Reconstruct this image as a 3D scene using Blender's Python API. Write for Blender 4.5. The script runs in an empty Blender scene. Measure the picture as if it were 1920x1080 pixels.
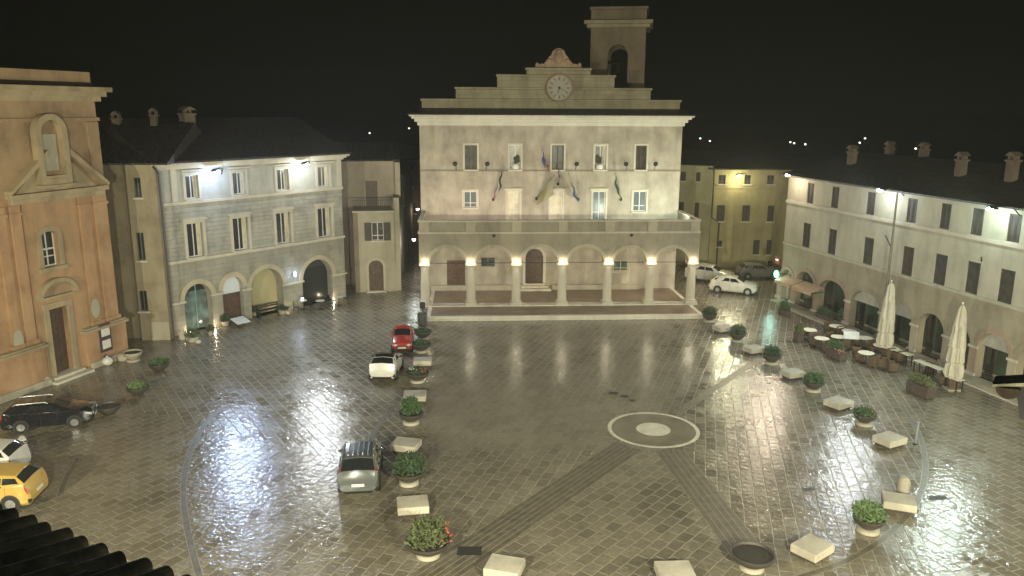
import bpy, bmesh, math, random
from mathutils import Vector, Matrix
random.seed(11)
R = math.radians
sc = bpy.context.scene
COL = sc.collection

# ------------------------------------------------------------------ camera
FPX, HC = 1500.0, 16.0
PITCH = math.atan(340 / 1500)
camd = bpy.data.cameras.new('camera')
cam = bpy.data.objects.new('camera', camd)
COL.objects.link(cam)
sc.camera = cam
camd.sensor_width = 36
camd.lens = FPX / 1920 * 36
camd.clip_start = 0.05
camd.clip_end = 4000
CM = Matrix.Rotation(math.pi / 2 - PITCH, 3, 'X') @ Matrix.Rotation(R(.3), 3, 'Z')
cam.matrix_world = Matrix.Translation((0, 0, HC)) @ CM.to_4x4()

# ------------------------------------------------------------------ night sky
w = bpy.data.worlds.new('World')
sc.world = w
w.use_nodes = True
nt = w.node_tree
bg = nt.nodes['Background']
sky = nt.nodes.new('ShaderNodeTexSky')
sky.sky_type = 'NISHITA'
sky.sun_disc = False
sky.sun_elevation = R(-4)
sky.sun_rotation = R(200)
mx = nt.nodes.new('ShaderNodeMix')
mx.data_type = 'RGBA'
mx.inputs[0].default_value = 0.97
mx.inputs[7].default_value = (0.0004, 0.0004, 0.0003, 1)   # cloud base lit by the town
nt.links.new(sky.outputs[0], mx.inputs[6])
nt.links.new(mx.outputs[2], bg.inputs[0])
bg.inputs[1].default_value = 1.0
KL = 1 / 2.83   # lamp powers below were read at exposure 0

sc.view_settings.view_transform = 'Standard'
sc.view_settings.look = 'None'
sc.view_settings.exposure = 1.5
sc.view_settings.gamma = 1.0
sc.render.engine = 'CYCLES'
sc.cycles.use_denoising = True
sc.cycles.max_bounces = 5
sc.cycles.diffuse_bounces = 3
sc.cycles.glossy_bounces = 3
sc.cycles.sample_clamp_indirect = 4
sc.cycles.use_light_tree = True

# ------------------------------------------------------------------ solving helpers
CP = Vector((0, 0, HC))
def ray(x, y):
    return CM @ Vector(((x - 960) / FPX, -(y - 540) / FPX, -1.0))
def G(x, y, z=0.0):
    d = ray(x, y)
    return CP + d * ((z - HC) / d.z)

class Facade:
    """A vertical wall over the ground line A-B (A left, B right, seen from outside)."""
    def __init__(s, a, b, back=0.0):
        a = Vector((a.x, a.y)); b = Vector((b.x, b.y))
        s.u = (b - a).normalized(); s.L = (b - a).length
        s.n = Vector((s.u.y, -s.u.x))
        s.A = a - s.n * back; s.B = b - s.n * back
        s.ang = math.atan2(s.u.y, s.u.x)
    def uv(s, x, y, off=0.0):
        d = ray(x, y); d2 = Vector((d.x, d.y))
        t = ((s.A + s.n * off - Vector((0, 0))).dot(s.n)) / d2.dot(s.n)
        p = CP + d * t
        return (Vector((p.x, p.y)) - s.A).dot(s.u), p.z
    def world(s, u, off, v):
        p = s.A + s.u * u + s.n * off
        return Vector((p.x, p.y, v))
    def rect(s, cx, yt, yb, wpx, off=0.0):
        ym = (yt + yb) / 2
        a = s.uv(cx - wpx / 2, ym, off)[0]; b = s.uv(cx + wpx / 2, ym, off)[0]
        return [a, s.uv(cx, yb, off)[1], b, s.uv(cx, yt, off)[1]]

def level(rects, lo=True, hi=True):
    """one row of openings shares its sill and head heights"""
    m0 = sum(r[1] for r in rects) / len(rects); m1 = sum(r[3] for r in rects) / len(rects)
    for r in rects:
        if lo: r[1] = m0
        if hi: r[3] = m1
    return rects

# ------------------------------------------------------------------ materials
MATS = {}
def nodes_of(name):
    m = bpy.data.materials.new(name); m.use_nodes = True
    return m, m.node_tree, m.node_tree.nodes['Principled BSDF']
def N(nt, t, **kw):
    n = nt.nodes.new(t)
    for k, v in kw.items():
        if k.startswith('i_'):
            n.inputs[int(k[2:]) if k[2:].isdigit() else k[2:].replace('_', ' ')].default_value = v
        else: setattr(n, k, v)
    return n
def ramp(nt, src, stops):
    r = nt.nodes.new('ShaderNodeValToRGB')
    e = r.color_ramp.elements
    while len(e) < len(stops): e.new(.5)
    for k, (p, c) in enumerate(stops):
        e[k].position = p; e[k].color = (*c, 1) if len(c) == 3 else c
    nt.links.new(src, r.inputs[0]); return r
def mul(c, k): return tuple(min(1, x * k) for x in c)

def plain(name, col, rough=.6, metal=0.0, var=.12, scale=6.0, coat=0.0, bump=0.0, trans=0.0):
    if name in MATS: return MATS[name]
    m, nt, b = nodes_of(name)
    tc = N(nt, 'ShaderNodeTexCoord')
    no = N(nt, 'ShaderNodeTexNoise', i_Scale=scale, i_Detail=5.0)
    nt.links.new(tc.outputs['Object'], no.inputs['Vector'])
    r = ramp(nt, no.outputs['Fac'], [(.3, mul(col, 1 - var * 1.5)), (.7, mul(col, 1 + var))])
    nt.links.new(r.outputs[0], b.inputs['Base Color'])
    b.inputs['Roughness'].default_value = rough
    b.inputs['Metallic'].default_value = metal
    b.inputs['Coat Weight'].default_value = coat
    b.inputs['Coat Roughness'].default_value = .05
    b.inputs['Transmission Weight'].default_value = trans
    if bump:
        bp = N(nt, 'ShaderNodeBump', i_Strength=bump, i_Distance=.03)
        nt.links.new(no.outputs['Fac'], bp.inputs['Height']); nt.links.new(bp.outputs[0], b.inputs['Normal'])
    MATS[name] = m; return m

def emit(name, col, strength):
    if name in MATS: return MATS[name]
    m, nt, b = nodes_of(name)
    b.inputs['Base Color'].default_value = (*mul(col, .5), 1)
    b.inputs['Emission Color'].default_value = (*col, 1)
    b.inputs['Emission Strength'].default_value = strength * KL
    MATS[name] = m; return m

def wallmat(name, col, dirt=.35, brick=None, rough=.85, stain=1.0, bstr=.5, patch=None):
    """weathered render or coursed stone; x runs along the wall, z up"""
    if name in MATS: return MATS[name]
    m, nt, b = nodes_of(name)
    L = nt.links.new
    tc = N(nt, 'ShaderNodeTexCoord')
    sep = N(nt, 'ShaderNodeSeparateXYZ'); L(tc.outputs['Object'], sep.inputs[0])
    ad = N(nt, 'ShaderNodeMath', operation='ADD'); L(sep.outputs[0], ad.inputs[0]); L(sep.outputs[1], ad.inputs[1])
    cmb = N(nt, 'ShaderNodeCombineXYZ'); L(ad.outputs[0], cmb.inputs[0]); L(sep.outputs[2], cmb.inputs[1])
    n1 = N(nt, 'ShaderNodeTexNoise', i_Scale=.55, i_Detail=9.0, i_Roughness=.65); L(tc.outputs['Object'], n1.inputs['Vector'])
    r1 = ramp(nt, n1.outputs['Fac'], [(.28, mul(col, 1 - dirt)), (.5, col), (.74, mul(patch or col, 1.12))])
    mp = N(nt, 'ShaderNodeMapping'); mp.inputs['Scale'].default_value = (1.1, 1.1, .3)
    L(tc.outputs['Object'], mp.inputs[0])
    n2 = N(nt, 'ShaderNodeTexNoise', i_Scale=1.0, i_Detail=4.0, i_Roughness=.6); L(mp.outputs[0], n2.inputs['Vector'])
    r2 = ramp(nt, n2.outputs['Fac'], [(.34, (1 - .45 * stain,) * 3), (.56, (1, 1, 1))])
    mm = N(nt, 'ShaderNodeMix', data_type='RGBA', blend_type='MULTIPLY'); mm.inputs[0].default_value = .6
    L(r1.outputs[0], mm.inputs[6]); L(r2.outputs[0], mm.inputs[7])
    n3 = N(nt, 'ShaderNodeTexNoise', i_Scale=14.0, i_Detail=6.0, i_Roughness=.7); L(tc.outputs['Object'], n3.inputs['Vector'])
    out = mm.outputs[2]; h = n3.outputs['Fac']
    if brick:
        bw, bh, c1, c2, mort = brick
        br = N(nt, 'ShaderNodeTexBrick', i_Scale=1.0)
        br.inputs['Brick Width'].default_value = bw; br.inputs['Row Height'].default_value = bh
        br.inputs['Mortar Size'].default_value = .012; br.inputs['Mortar Smooth'].default_value = .4
        br.inputs['Color1'].default_value = (c1, c1, c1, 1); br.inputs['Color2'].default_value = (c2, c2, c2, 1)
        br.inputs['Mortar'].default_value = (mort, mort, mort, 1)
        ns = N(nt, 'ShaderNodeTexNoise', i_Scale=.8, i_Detail=3.0); L(tc.outputs['Object'], ns.inputs['Vector'])
        va = N(nt, 'ShaderNodeVectorMath', operation='MULTIPLY_ADD'); va.inputs[1].default_value = (.12, .12, 0)
        L(ns.outputs['Color'], va.inputs[0]); L(cmb.outputs[0], va.inputs[2])
        L(va.outputs[0], br.inputs['Vector'])
        m2 = N(nt, 'ShaderNodeMix', data_type='RGBA', blend_type='MULTIPLY'); m2.inputs[0].default_value = .8
        L(out, m2.inputs[6]); L(br.outputs['Color'], m2.inputs[7]); out = m2.outputs[2]
        sb = N(nt, 'ShaderNodeMath', operation='SUBTRACT'); L(n3.outputs['Fac'], sb.inputs[0]); L(br.outputs['Fac'], sb.inputs[1])
        h = sb.outputs[0]
    L(out, b.inputs['Base Color'])
    b.inputs['Roughness'].default_value = rough
    bp = N(nt, 'ShaderNodeBump', i_Strength=bstr, i_Distance=.03); L(h, bp.inputs['Height']); L(bp.outputs[0], b.inputs['Normal'])
    MATS[name] = m; return m

def tilemat(name, col, sp=.22):
    if name in MATS: return MATS[name]
    m, nt, b = nodes_of(name); L = nt.links.new
    tc = N(nt, 'ShaderNodeTexCoord')
    br = N(nt, 'ShaderNodeTexBrick', i_Scale=1.0); br.offset = 0
    br.inputs['Brick Width'].default_value = sp; br.inputs['Row Height'].default_value = .4
    br.inputs['Mortar Size'].default_value = .03; br.inputs['Mortar Smooth'].default_value = 1
    br.inputs['Color1'].default_value = (*mul(col, .6), 1); br.inputs['Color2'].default_value = (*mul(col, 1.5), 1)
    br.inputs['Mortar'].default_value = (*mul(col, .25), 1)
    L(tc.outputs['Object'], br.inputs['Vector'])
    L(br.outputs['Color'], b.inputs['Base Color'])
    wv = N(nt, 'ShaderNodeTexWave', i_Scale=1 / sp / 1.0 * .5, wave_type='BANDS', bands_direction='X')
    L(tc.outputs['Object'], wv.inputs['Vector'])
    bp = N(nt, 'ShaderNodeBump', i_Strength=1.0, i_Distance=.08); L(wv.outputs['Fac'], bp.inputs['Height']); L(bp.outputs[0], b.inputs['Normal'])
    b.inputs['Roughness'].default_value = .55
    MATS[name] = m; return m

# ------------------------------------------------------------------ mesh helpers
class MB:
    def __init__(s): s.b = bmesh.new()
    def box(s, x0, x1, y0, y1, z0, z1, rz=0, c=None):
        vs = [s.b.verts.new((x, y, z)) for z in (z0, z1) for y in (y0, y1) for x in (x0, x1)]
        for f in ((0, 2, 3, 1), (4, 5, 7, 6), (0, 1, 5, 4), (2, 6, 7, 3), (0, 4, 6, 2), (1, 3, 7, 5)):
            s.b.faces.new([vs[i] for i in f])
        if rz:
            c = c or ((x0 + x1) / 2, (y0 + y1) / 2, 0)
            bmesh.ops.rotate(s.b, verts=vs, cent=c, matrix=Matrix.Rotation(rz, 3, 'Z'))
        return vs
    def poly(s, pts):
        s.b.faces.new([s.b.verts.new(p) for p in pts])
    def prism(s, pts, d):
        """closed outline pts (3D, planar) swept by vector d"""
        d = Vector(d); a = [s.b.verts.new(p) for p in pts]; c = [s.b.verts.new(Vector(p) + d) for p in pts]
        s.b.faces.new(a); s.b.faces.new(c[::-1]); n = len(a)
        for i in range(n): s.b.faces.new([a[i], c[i], c[(i + 1) % n], a[(i + 1) % n]])
        return a + c
    def lathe(s, prof, n=20, c=(0, 0, 0), sx=1, sy=1, axis='Z', jit=0, cap=True):
        rings = []
        for r, z in prof:
            ring = []
            for i in range(n):
                t = 2 * math.pi * i / n; rr = r * (1 + (random.uniform(-jit, jit) if jit else 0))
                x, y = rr * math.cos(t) * sx, rr * math.sin(t) * sy
                p = (x, y, z) if axis == 'Z' else ((x, z, y) if axis == 'Y' else (z, x, y))
                ring.append(s.b.verts.new((p[0] + c[0], p[1] + c[1], p[2] + c[2])))
            rings.append(ring)
        for a, b in zip(rings, rings[1:]):
            for i in range(n): s.b.faces.new([a[i], a[(i + 1) % n], b[(i + 1) % n], b[i]])
        if cap and prof[0][0] > 1e-4: s.b.faces.new(rings[0][::-1])
        if cap and prof[-1][0] > 1e-4: s.b.faces.new(rings[-1])
    def tube(s, pts, r, n=8, r1=None):
        pts = [Vector(p) for p in pts]; rings = []
        for i, p in enumerate(pts):
            t = (pts[min(i + 1, len(pts) - 1)] - pts[max(i - 1, 0)]).normalized()
            a = t.orthogonal().normalized() if abs(t.z) > .9 else t.cross(Vector((0, 0, 1))).normalized()
            b = t.cross(a); rr = r if r1 is None else r + (r1 - r) * i / (len(pts) - 1)
            rings.append([s.b.verts.new(p + (a * math.cos(2 * math.pi * k / n) + b * math.sin(2 * math.pi * k / n)) * rr) for k in range(n)])
        for a, b in zip(rings, rings[1:]):
            for i in range(n): s.b.faces.new([a[i], a[(i + 1) % n], b[(i + 1) % n], b[i]])
        s.b.faces.new(rings[0][::-1]); s.b.faces.new(rings[-1])
    def ball(s, c, rx, ry, rz, sub=2, jit=0):
        m = bmesh.ops.create_icosphere(s.b, subdivisions=sub, radius=1)
        for v in m['verts']:
            k = 1 + random.uniform(-jit, jit)
            v.co = Vector((c[0] + v.co.x * rx * k, c[1] + v.co.y * ry * k, c[2] + v.co.z * rz * k))
    def build(s, name, mat, parent=None, smooth=False, bevel=0, loc=None, rz=0):
        bmesh.ops.recalc_face_normals(s.b, faces=s.b.faces)
        me = bpy.data.meshes.new(name); s.b.to_mesh(me); s.b.free()
        return link(name, me, mat, parent, smooth, bevel, loc, rz)

def link(name, me, mat, parent=None, smooth=False, bevel=0, loc=None, rz=0):
    o = bpy.data.objects.new(name, me); COL.objects.link(o)
    me.materials.append(mat)
    if smooth:
        me.polygons.foreach_set('use_smooth', [True] * len(me.polygons))
        me.set_sharp_from_angle(angle=R(35))
    if bevel:
        bv = o.modifiers.new('bevel', 'BEVEL'); bv.width = bevel; bv.segments = 2; bv.limit_method = 'ANGLE'
    if parent: o.parent = parent
    if loc is not None: o.location = loc
    if rz: o.rotation_euler.z = rz
    return o

def tag(o, label, cat, group=None):
    o['label'] = label; o['category'] = cat
    if group: o['group'] = group
    return o
def thing(name, label, cat, loc=(0, 0, 0), rz=0, group=None):
    o = bpy.data.objects.new(name, None); COL.objects.link(o); o.empty_display_size = .3
    o.location = loc; o.rotation_euler.z = rz
    return tag(o, label, cat, group)
def structure(o, kind='structure'):
    o['kind'] = kind; return o
def copy_tree(o, parent=None):
    c = o.copy(); COL.objects.link(c); c.parent = parent
    for ch in list(o.children): copy_tree(ch, c)
    return c

def arch_pts(x0, x1, z0, zs, n=16, rise=None):
    """opening outline: straight to spring zs then a round head"""
    r = (x1 - x0) / 2; cx = (x0 + x1) / 2; rise = r if rise is None else rise
    p = [(x0, z0), (x1, z0)]
    for i in range(n + 1):
        t = math.pi * i / n
        p.append((cx + r * math.cos(t), zs + rise * math.sin(t)))
    return p
def panel(name, outline, holes, y0, y1, mat, parent, bevel=0):
    """wall slab in the local x-z plane from depth y0 (outside) to y1, pierced by holes"""
    cu = bpy.data.curves.new('tmp', 'CURVE'); cu.dimensions = '2D'; cu.fill_mode = 'BOTH'; cu.extrude = (y1 - y0) / 2
    for pts in [outline] + holes:
        s = cu.splines.new('POLY'); s.points.add(len(pts) - 1); s.use_cyclic_u = True
        for q, (x, z) in zip(s.points, pts): q.co = (x, z, 0, 1)
    ob = bpy.data.objects.new('tmp', cu)
    me = bpy.data.meshes.new_from_object(ob)
    ym = (y0 + y1) / 2
    for v in me.vertices: v.co = Vector((v.co.x, -v.co.z + ym, v.co.y))
    bpy.data.objects.remove(ob); bpy.data.curves.remove(cu)
    me.materials.clear()
    return link(name, me, mat, parent, False, bevel)
def rectp(x0, z0, x1, z1): return [(x0, z0), (x1, z0), (x1, z1), (x0, z1)]
def arch_ring(name, x0, x1, zs, wd, y0, y1, mat, parent, n=18, rise=None, legs=0):
    """archivolt: a band of width wd round an arched opening"""
    r = (x1 - x0) / 2; cx = (x0 + x1) / 2; rise = r if rise is None else rise
    o, i = [], []
    for k in range(n + 1):
        t = math.pi * k / n
        o.append((cx + (r + wd) * math.cos(t), zs + (rise + wd) * math.sin(t)))
        i.append((cx + r * math.cos(t), zs + rise * math.sin(t)))
    if legs:
        o = [(x1 + wd, zs - legs)] + o + [(x0 - wd, zs - legs)]; i = [(x1, zs - legs)] + i + [(x0, zs - legs)]
    b = MB()
    for (a, c), (a2, c2) in zip(zip(o, i), zip(o[1:], i[1:])):
        q = [(p[0], y0, p[1]) for p in (a, c, c2, a2)]
        b.prism(q, (0, y1 - y0, 0))
    bmesh.ops.remove_doubles(b.b, verts=b.b.verts, dist=1e-4)
    return b.build(name, mat, parent)

# ------------------------------------------------------------------ palette
M_GLASS = plain('dark_glass', (.02, .024, .025), .24, 0, .1)
M_SHUT = plain('brown_shutter', (.055, .045, .034), .6, 0, .25, 3)
M_SHUTG = plain('grey_shutter', (.10, .10, .088), .6, 0, .2, 3)
M_WHITE = plain('white_paint', (.62, .62, .58), .5, 0, .08)
M_STONE = wallmat('pale_stone', (.40, .36, .28), .3, stain=.6)
M_STONEL = wallmat('light_stone', (.55, .51, .42), .2, stain=.4)
M_IRON = plain('black_iron', (.02, .02, .02), .5, .4, .1)
M_PIPE = plain('drain_pipe', (.09, .07, .06), .5, .5, .2)
M_DOOR = plain('brown_door', (.075, .045, .03), .5, 0, .3, 4)
M_REDDOOR = plain('red_brown_door', (.10, .055, .04), .6, 0, .25, 4)
M_ROOF = tilemat('roof_tiles', (.05, .043, .036))
M_CURT = plain('cream_curtain', (.6, .55, .42), .8, 0, .15, 2)

def add_window(par, r, depth=.16, kind='casement', sill=True, frame_m=None, fw=.07, archz=None, glass=None, lab=None):
    """one window as a part: frame mesh > pane, sill, shutters, curtain"""
    x0, z0, x1, z1 = r; fm = frame_m or M_WHITE; b = MB(); cx = (x0 + x1) / 2
    b.box(x0, x0 + fw, depth, depth + .06, z0, z1); b.box(x1 - fw, x1, depth, depth + .06, z0, z1)
    b.box(x0 + fw, x1 - fw, depth, depth + .06, z0, z0 + fw); b.box(x0 + fw, x1 - fw, depth, depth + .06, z1 - fw, z1)
    if kind in ('casement', 'curtain', 'shuttered'):
        b.box(cx - .035, cx + .035, depth - .01, depth + .05, z0 + fw, z1 - fw)
        zt = z0 + (z1 - z0) * (.28 if kind == 'casement' else .72)
        if kind == 'casement': b.box(x0 + fw, x1 - fw, depth - .005, depth + .045, zt - .03, zt + .03)
    o = b.build('window', fm, par)
    if lab: o['label'] = lab
    g = MB(); g.box(x0 + fw - .01, x1 - fw + .01, depth + .025, depth + .035, z0 + fw - .01, z1 - fw + .01)
    g.build('pane', glass or M_GLASS, o)
    if kind == 'curtain':
        c = MB()
        n = 14; wd = (x1 - x0) * .22; pts = []
        for i in range(n + 1):
            pts.append((x1 - fw - wd * (i / n), depth + .015 + .012 * math.sin(i * 1.9)))
        for (a, ya), (a2, yb) in zip(pts, pts[1:]): c.poly([(a, ya, z0 + .08), (a2, yb, z0 + .08), (a2, yb, z1 - .08), (a, ya, z1 - .08)])
        c.build('curtain', M_CURT, o)
    if kind == 'closed':
        pass
    if sill:
        s = MB(); s.box(x0 - .14, x1 + .14, -.16, depth, z0 - .13, z0 - .002); s.build('sill', M_STONEL, o, bevel=.015)
    return o
def add_shutters(par, r, depth=.05, m=None, openw=False, sill=True):
    """closed pair of louvred shutters as one window part with two shutter leaves"""
    x0, z0, x1, z1 = r; m = m or M_SHUT; cx = (x0 + x1) / 2
    b = MB(); b.box(x0, x0 + .05, depth, depth + .1, z0, z1); b.box(x1 - .05, x1, depth, depth + .1, z0, z1); b.box(x0 + .05, x1 - .05, depth, depth + .1, z1 - .05, z1)
    o = b.build('window', m, par)
    for a, c in ((x0 + .055, cx - .006), (cx + .006, x1 - .055)):
        s = MB(); f = .07
        s.box(a, a + f, depth + .01, depth + .06, z0, z1 - .055); s.box(c - f, c, depth + .01, depth + .06, z0, z1 - .055)
        s.box(a + f, c - f, depth + .012, depth + .058, z0, z0 + f); s.box(a + f, c - f, depth + .012, depth + .058, z1 - .055 - f, z1 - .055)
        k = 12
        for i in range(k):
            z = z0 + f + (z1 - z0 - 2 * f - .055) * (i + .5) / k
            s.prism([(a + f, depth + .02, z - .05), (a + f, depth + .05, z + .03), (a + f, depth + .055, z + .03), (a + f, depth + .03, z - .05)], (c - a - 2 * f, 0, 0))
        s.box(a + f, c - f, depth + .06, depth + .065, z0 + f, z1 - .055 - f)
        s.build('shutter', m, o)
    if sill:
        s = MB(); s.box(x0 - .12, x1 + .12, -.12, depth + .08, z0 - .12, z0 - .002); s.build('sill', M_STONEL, o, bevel=.015)
    return o
def add_surround(par, r, wd=.18, out=.06, m=None, name='window_surround', head=0):
    x0, z0, x1, z1 = r; b = MB()
    b.box(x0 - wd, x0 - .002, -out, .02, z0, z1 + wd); b.box(x1 + .002, x1 + wd, -out, .02, z0, z1 + wd); b.box(x0 - .002, x1 + .002, -out, .02, z1 + .002, z1 + wd)
    if head:
        b.box(x0 - wd - .12, x1 + wd + .12, -out - .14, .02, z1 + wd + .003, z1 + wd + .10); b.box(x0 - wd - .05, x1 + wd + .05, -out - .06, .02, z1 + wd + .103, z1 + wd + .16)
    return b.build(name, m or M_STONEL, par)
def add_roof(par, u0, u1, vE, depth, rise, over=.5, mat=None, back=None):
    back = back if back is not None else rise
    b = MB()
    prof = [(-over, vE + .02), (-over, vE + .14), (depth / 2, vE + rise), (depth + over, vE + .14), (depth + over, vE + .02)]
    b.prism([(u0, y, z) for y, z in prof], (u1 - u0, 0, 0))
    return b.build('roof', mat or M_ROOF, par)
def add_chimney(roof, x, y, z0, h=1.6, wd=.6, m=None):
    h *= .75; wd *= .85
    b = MB(); b.box(x - wd / 2, x + wd / 2, y - wd / 2, y + wd / 2, z0, z0 + h); b.box(x - wd / 2 - .08, x + wd / 2 + .08, y - wd / 2 - .08, y + wd / 2 + .08, z0 + h + .002, z0 + h + .12)
    for dx in (-.2, .2): b.box(x + dx - .06, x + dx + .06, y - .2, y + .2, z0 + h + .122, z0 + h + .35)
    b.prism([(x - wd / 2 - .1, y - wd / 2 - .1, z0 + h + .352), (x + wd / 2 + .1, y - wd / 2 - .1, z0 + h + .352), (x, y - wd / 2 - .1, z0 + h + .62)], (0, wd + .2, 0))
    return b.build('chimney', m or wallmat('chimney_render', (.15, .115, .085), .5), roof)
def add_cornice(par, u0, u1, v, h=.5, out=.45, m=None, name='cornice', ret=.0, y1=.1):
    b = MB(); n = 3
    for i in range(n):
        b.box(u0 - ret * (i + 1) / n, u1 + ret * (i + 1) / n, -out * (i + 1) / n, y1, v + h * i / n + .001, v + h * (i + 1) / n)
    return b.build(name, m or M_STONEL, par)
def add_drain(par, pts, r=.06, m=None):
    b = MB(); b.tube(pts, r, 8); return b.build('drainpipe', m or M_PIPE, par, smooth=True)

def bulb(par, loc, power, col, radius=.12, kind='POINT', rot=None, angle=120, blend=.6):
    l = bpy.data.lights.new('bulb', kind); l.energy = power * KL; l.color = col
    if kind in ('POINT', 'SPOT'): l.shadow_soft_size = radius
    if kind == 'SPOT': l.spot_size = R(angle); l.spot_blend = blend
    o = bpy.data.objects.new('bulb', l); COL.objects.link(o)
    if par: o.parent = par
    o.location = loc
    if rot is not None: o.rotation_euler = rot
    return o
#=====SETTING=====
# ------------------------------------------------------------------ ground
RC = G(1225, 805)
def paving_material():
    m, nt, b = nodes_of('wet_paving'); L = nt.links.new
    tc = N(nt, 'ShaderNodeTexCoord'); P = tc.outputs['Object']
    def half(p0, p1):
        """1 on the left of the ground line p0 -> p1"""
        d = (p1 - p0).normalized(); n = Vector((-d.y, d.x, 0))
        s = N(nt, 'ShaderNodeVectorMath', operation='SUBTRACT'); s.inputs[1].default_value = p0; L(P, s.inputs[0])
        dt = N(nt, 'ShaderNodeVectorMath', operation='DOT_PRODUCT'); dt.inputs[1].default_value = n; L(s.outputs[0], dt.inputs[0])
        g = N(nt, 'ShaderNodeMath', operation='GREATER_THAN'); g.inputs[1].default_value = 0; L(dt.outputs['Value'], g.inputs[0])
        return g.outputs[0]
    def both(*a):
        o = a[0]
        for x in a[1:]:
            q = N(nt, 'ShaderNodeMath', operation='MULTIPLY'); L(o, q.inputs[0]); L(x, q.inputs[1]); o = q.outputs[0]
        return o
    def inv(a):
        q = N(nt, 'ShaderNodeMath', operation='SUBTRACT'); q.inputs[0].default_value = 1; L(a, q.inputs[1]); return q.outputs[0]
    def mixf(a, v, f):
        q = N(nt, 'ShaderNodeMix', data_type='FLOAT'); L(f, q.inputs[0])
        if isinstance(a, float): q.inputs[2].default_value = a
        else: L(a, q.inputs[2])
        q.inputs[3].default_value = v; return q.outputs[0]
    left_LL = inv(half(RC, G(850, 1050)))       # west of the band running to the lower left
    right_LR = half(RC, G(1400, 1035))
    west = half(G(800, 1040), G(800, 620))
    north = half(G(1400, 845), G(500, 838)); north = inv(north)
    belowUR = inv(half(RC, G(1420, 690)))
    ang = mixf(R(-50), R(-77), right_LR)
    ang = mixf(ang, R(-70), left_LL)
    ang = mixf(ang, R(-59), half(G(372, 1075), G(350, 860)))
    ang = mixf(ang, R(57), both(west, inv(half(G(800, 900), G(380, 800)))))
    farr = inv(half(G(1735, 1080), G(1735, 760)))
    ang = mixf(ang, R(-112), farr)
    vr = N(nt, 'ShaderNodeVectorRotate', rotation_type='Z_AXIS'); L(P, vr.inputs['Vector']); L(ang, vr.inputs['Angle'])
    wob = N(nt, 'ShaderNodeTexNoise', i_Scale=.9, i_Detail=2.0); L(P, wob.inputs['Vector'])
    wa = N(nt, 'ShaderNodeVectorMath', operation='MULTIPLY_ADD'); wa.inputs[1].default_value = (.10, .10, 0)
    L(wob.outputs['Color'], wa.inputs[0]); L(vr.outputs[0], wa.inputs[2])
    br = N(nt, 'ShaderNodeTexBrick', i_Scale=1.0); L(wa.outputs[0], br.inputs['Vector'])
    br.inputs['Brick Width'].default_value = .74; br.inputs['Row Height'].default_value = .50
    br.inputs['Mortar Size'].default_value = .03; br.inputs['Mortar Smooth'].default_value = .5
    br.inputs['Color1'].default_value = (.68, .68, .68, 1); br.inputs['Color2'].default_value = (1, 1, 1, 1)
    br.inputs['Mortar'].default_value = (1, 1, 1, 1); br.inputs['Bias'].default_value = .1
    n1 = N(nt, 'ShaderNodeTexNoise', i_Scale=.25, i_Detail=7.0, i_Roughness=.6); L(P, n1.inputs['Vector'])
    n2 = N(nt, 'ShaderNodeTexNoise', i_Scale=6.0, i_Detail=6.0, i_Roughness=.7); L(P, n2.inputs['Vector'])
    base = ramp(nt, n1.outputs['Fac'], [(.3, (.15, .132, .098)), (.5, (.20, .176, .13)), (.7, (.245, .217, .165))])
    fine = ramp(nt, n2.outputs['Fac'], [(.3, (.7, .7, .7)), (.7, (1.2, 1.2, 1.2))])
    m1 = N(nt, 'ShaderNodeMix', data_type='RGBA', blend_type='MULTIPLY'); m1.inputs[0].default_value = 1
    L(base.outputs[0], m1.inputs[6]); L(br.outputs['Color'], m1.inputs[7])
    m2 = N(nt, 'ShaderNodeMix', data_type='RGBA', blend_type='MULTIPLY'); m2.inputs[0].default_value = 1
    L(m1.outputs[2], m2.inputs[6]); L(fine.outputs[0], m2.inputs[7])
    central = both(inv(west), north, inv(half(RC, G(1500, 640))) if False else inv(half(G(1410, 1000), G(1340, 640))) if False else half(G(1360, 850), G(1330, 600)))
    mf = N(nt, 'ShaderNodeMath', operation='MULTIPLY'); L(br.outputs['Fac'], mf.inputs[0])
    L(mixf(.8, .22, central), mf.inputs[1])
    m3 = N(nt, 'ShaderNodeMix', data_type='RGBA'); L(mf.outputs[0], m3.inputs[0]); L(m2.outputs[2], m3.inputs[6]); m3.inputs[7].default_value = (.27, .245, .178, 1)
    L(m3.outputs[2], b.inputs['Base Color'])
    # wetness
    n4 = N(nt, 'ShaderNodeTexNoise', i_Scale=.45, i_Detail=5.0, i_Roughness=.65); L(P, n4.inputs['Vector'])
    rr = ramp(nt, n4.outputs['Fac'], [(.35, (.07,) * 3), (.65, (.19,) * 3)])
    ra = N(nt, 'ShaderNodeMath', operation='MULTIPLY_ADD'); L(br.outputs['Fac'], ra.inputs[0]); ra.inputs[1].default_value = .12; L(rr.outputs[0], ra.inputs[2])
    rb_ = N(nt, 'ShaderNodeMath', operation='MULTIPLY_ADD'); L(br.outputs['Color'], rb_.inputs[0]); rb_.inputs[1].default_value = .30; L(ra.outputs[0], rb_.inputs[2])
    rc_ = N(nt, 'ShaderNodeMath', operation='SUBTRACT'); L(rb_.outputs[0], rc_.inputs[0]); rc_.inputs[1].default_value = .21
    L(rc_.outputs[0], b.inputs['Roughness'])
    b.inputs['Specular IOR Level'].default_value = .6
    n5 = N(nt, 'ShaderNodeTexNoise', i_Scale=3.6, i_Detail=3.5, i_Roughness=.55); L(P, n5.inputs['Vector'])
    hs = N(nt, 'ShaderNodeMath', operation='MULTIPLY_ADD'); L(mf.outputs[0], hs.inputs[0]); hs.inputs[1].default_value = -.35; L(n5.outputs['Fac'], hs.inputs[2])
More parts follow.
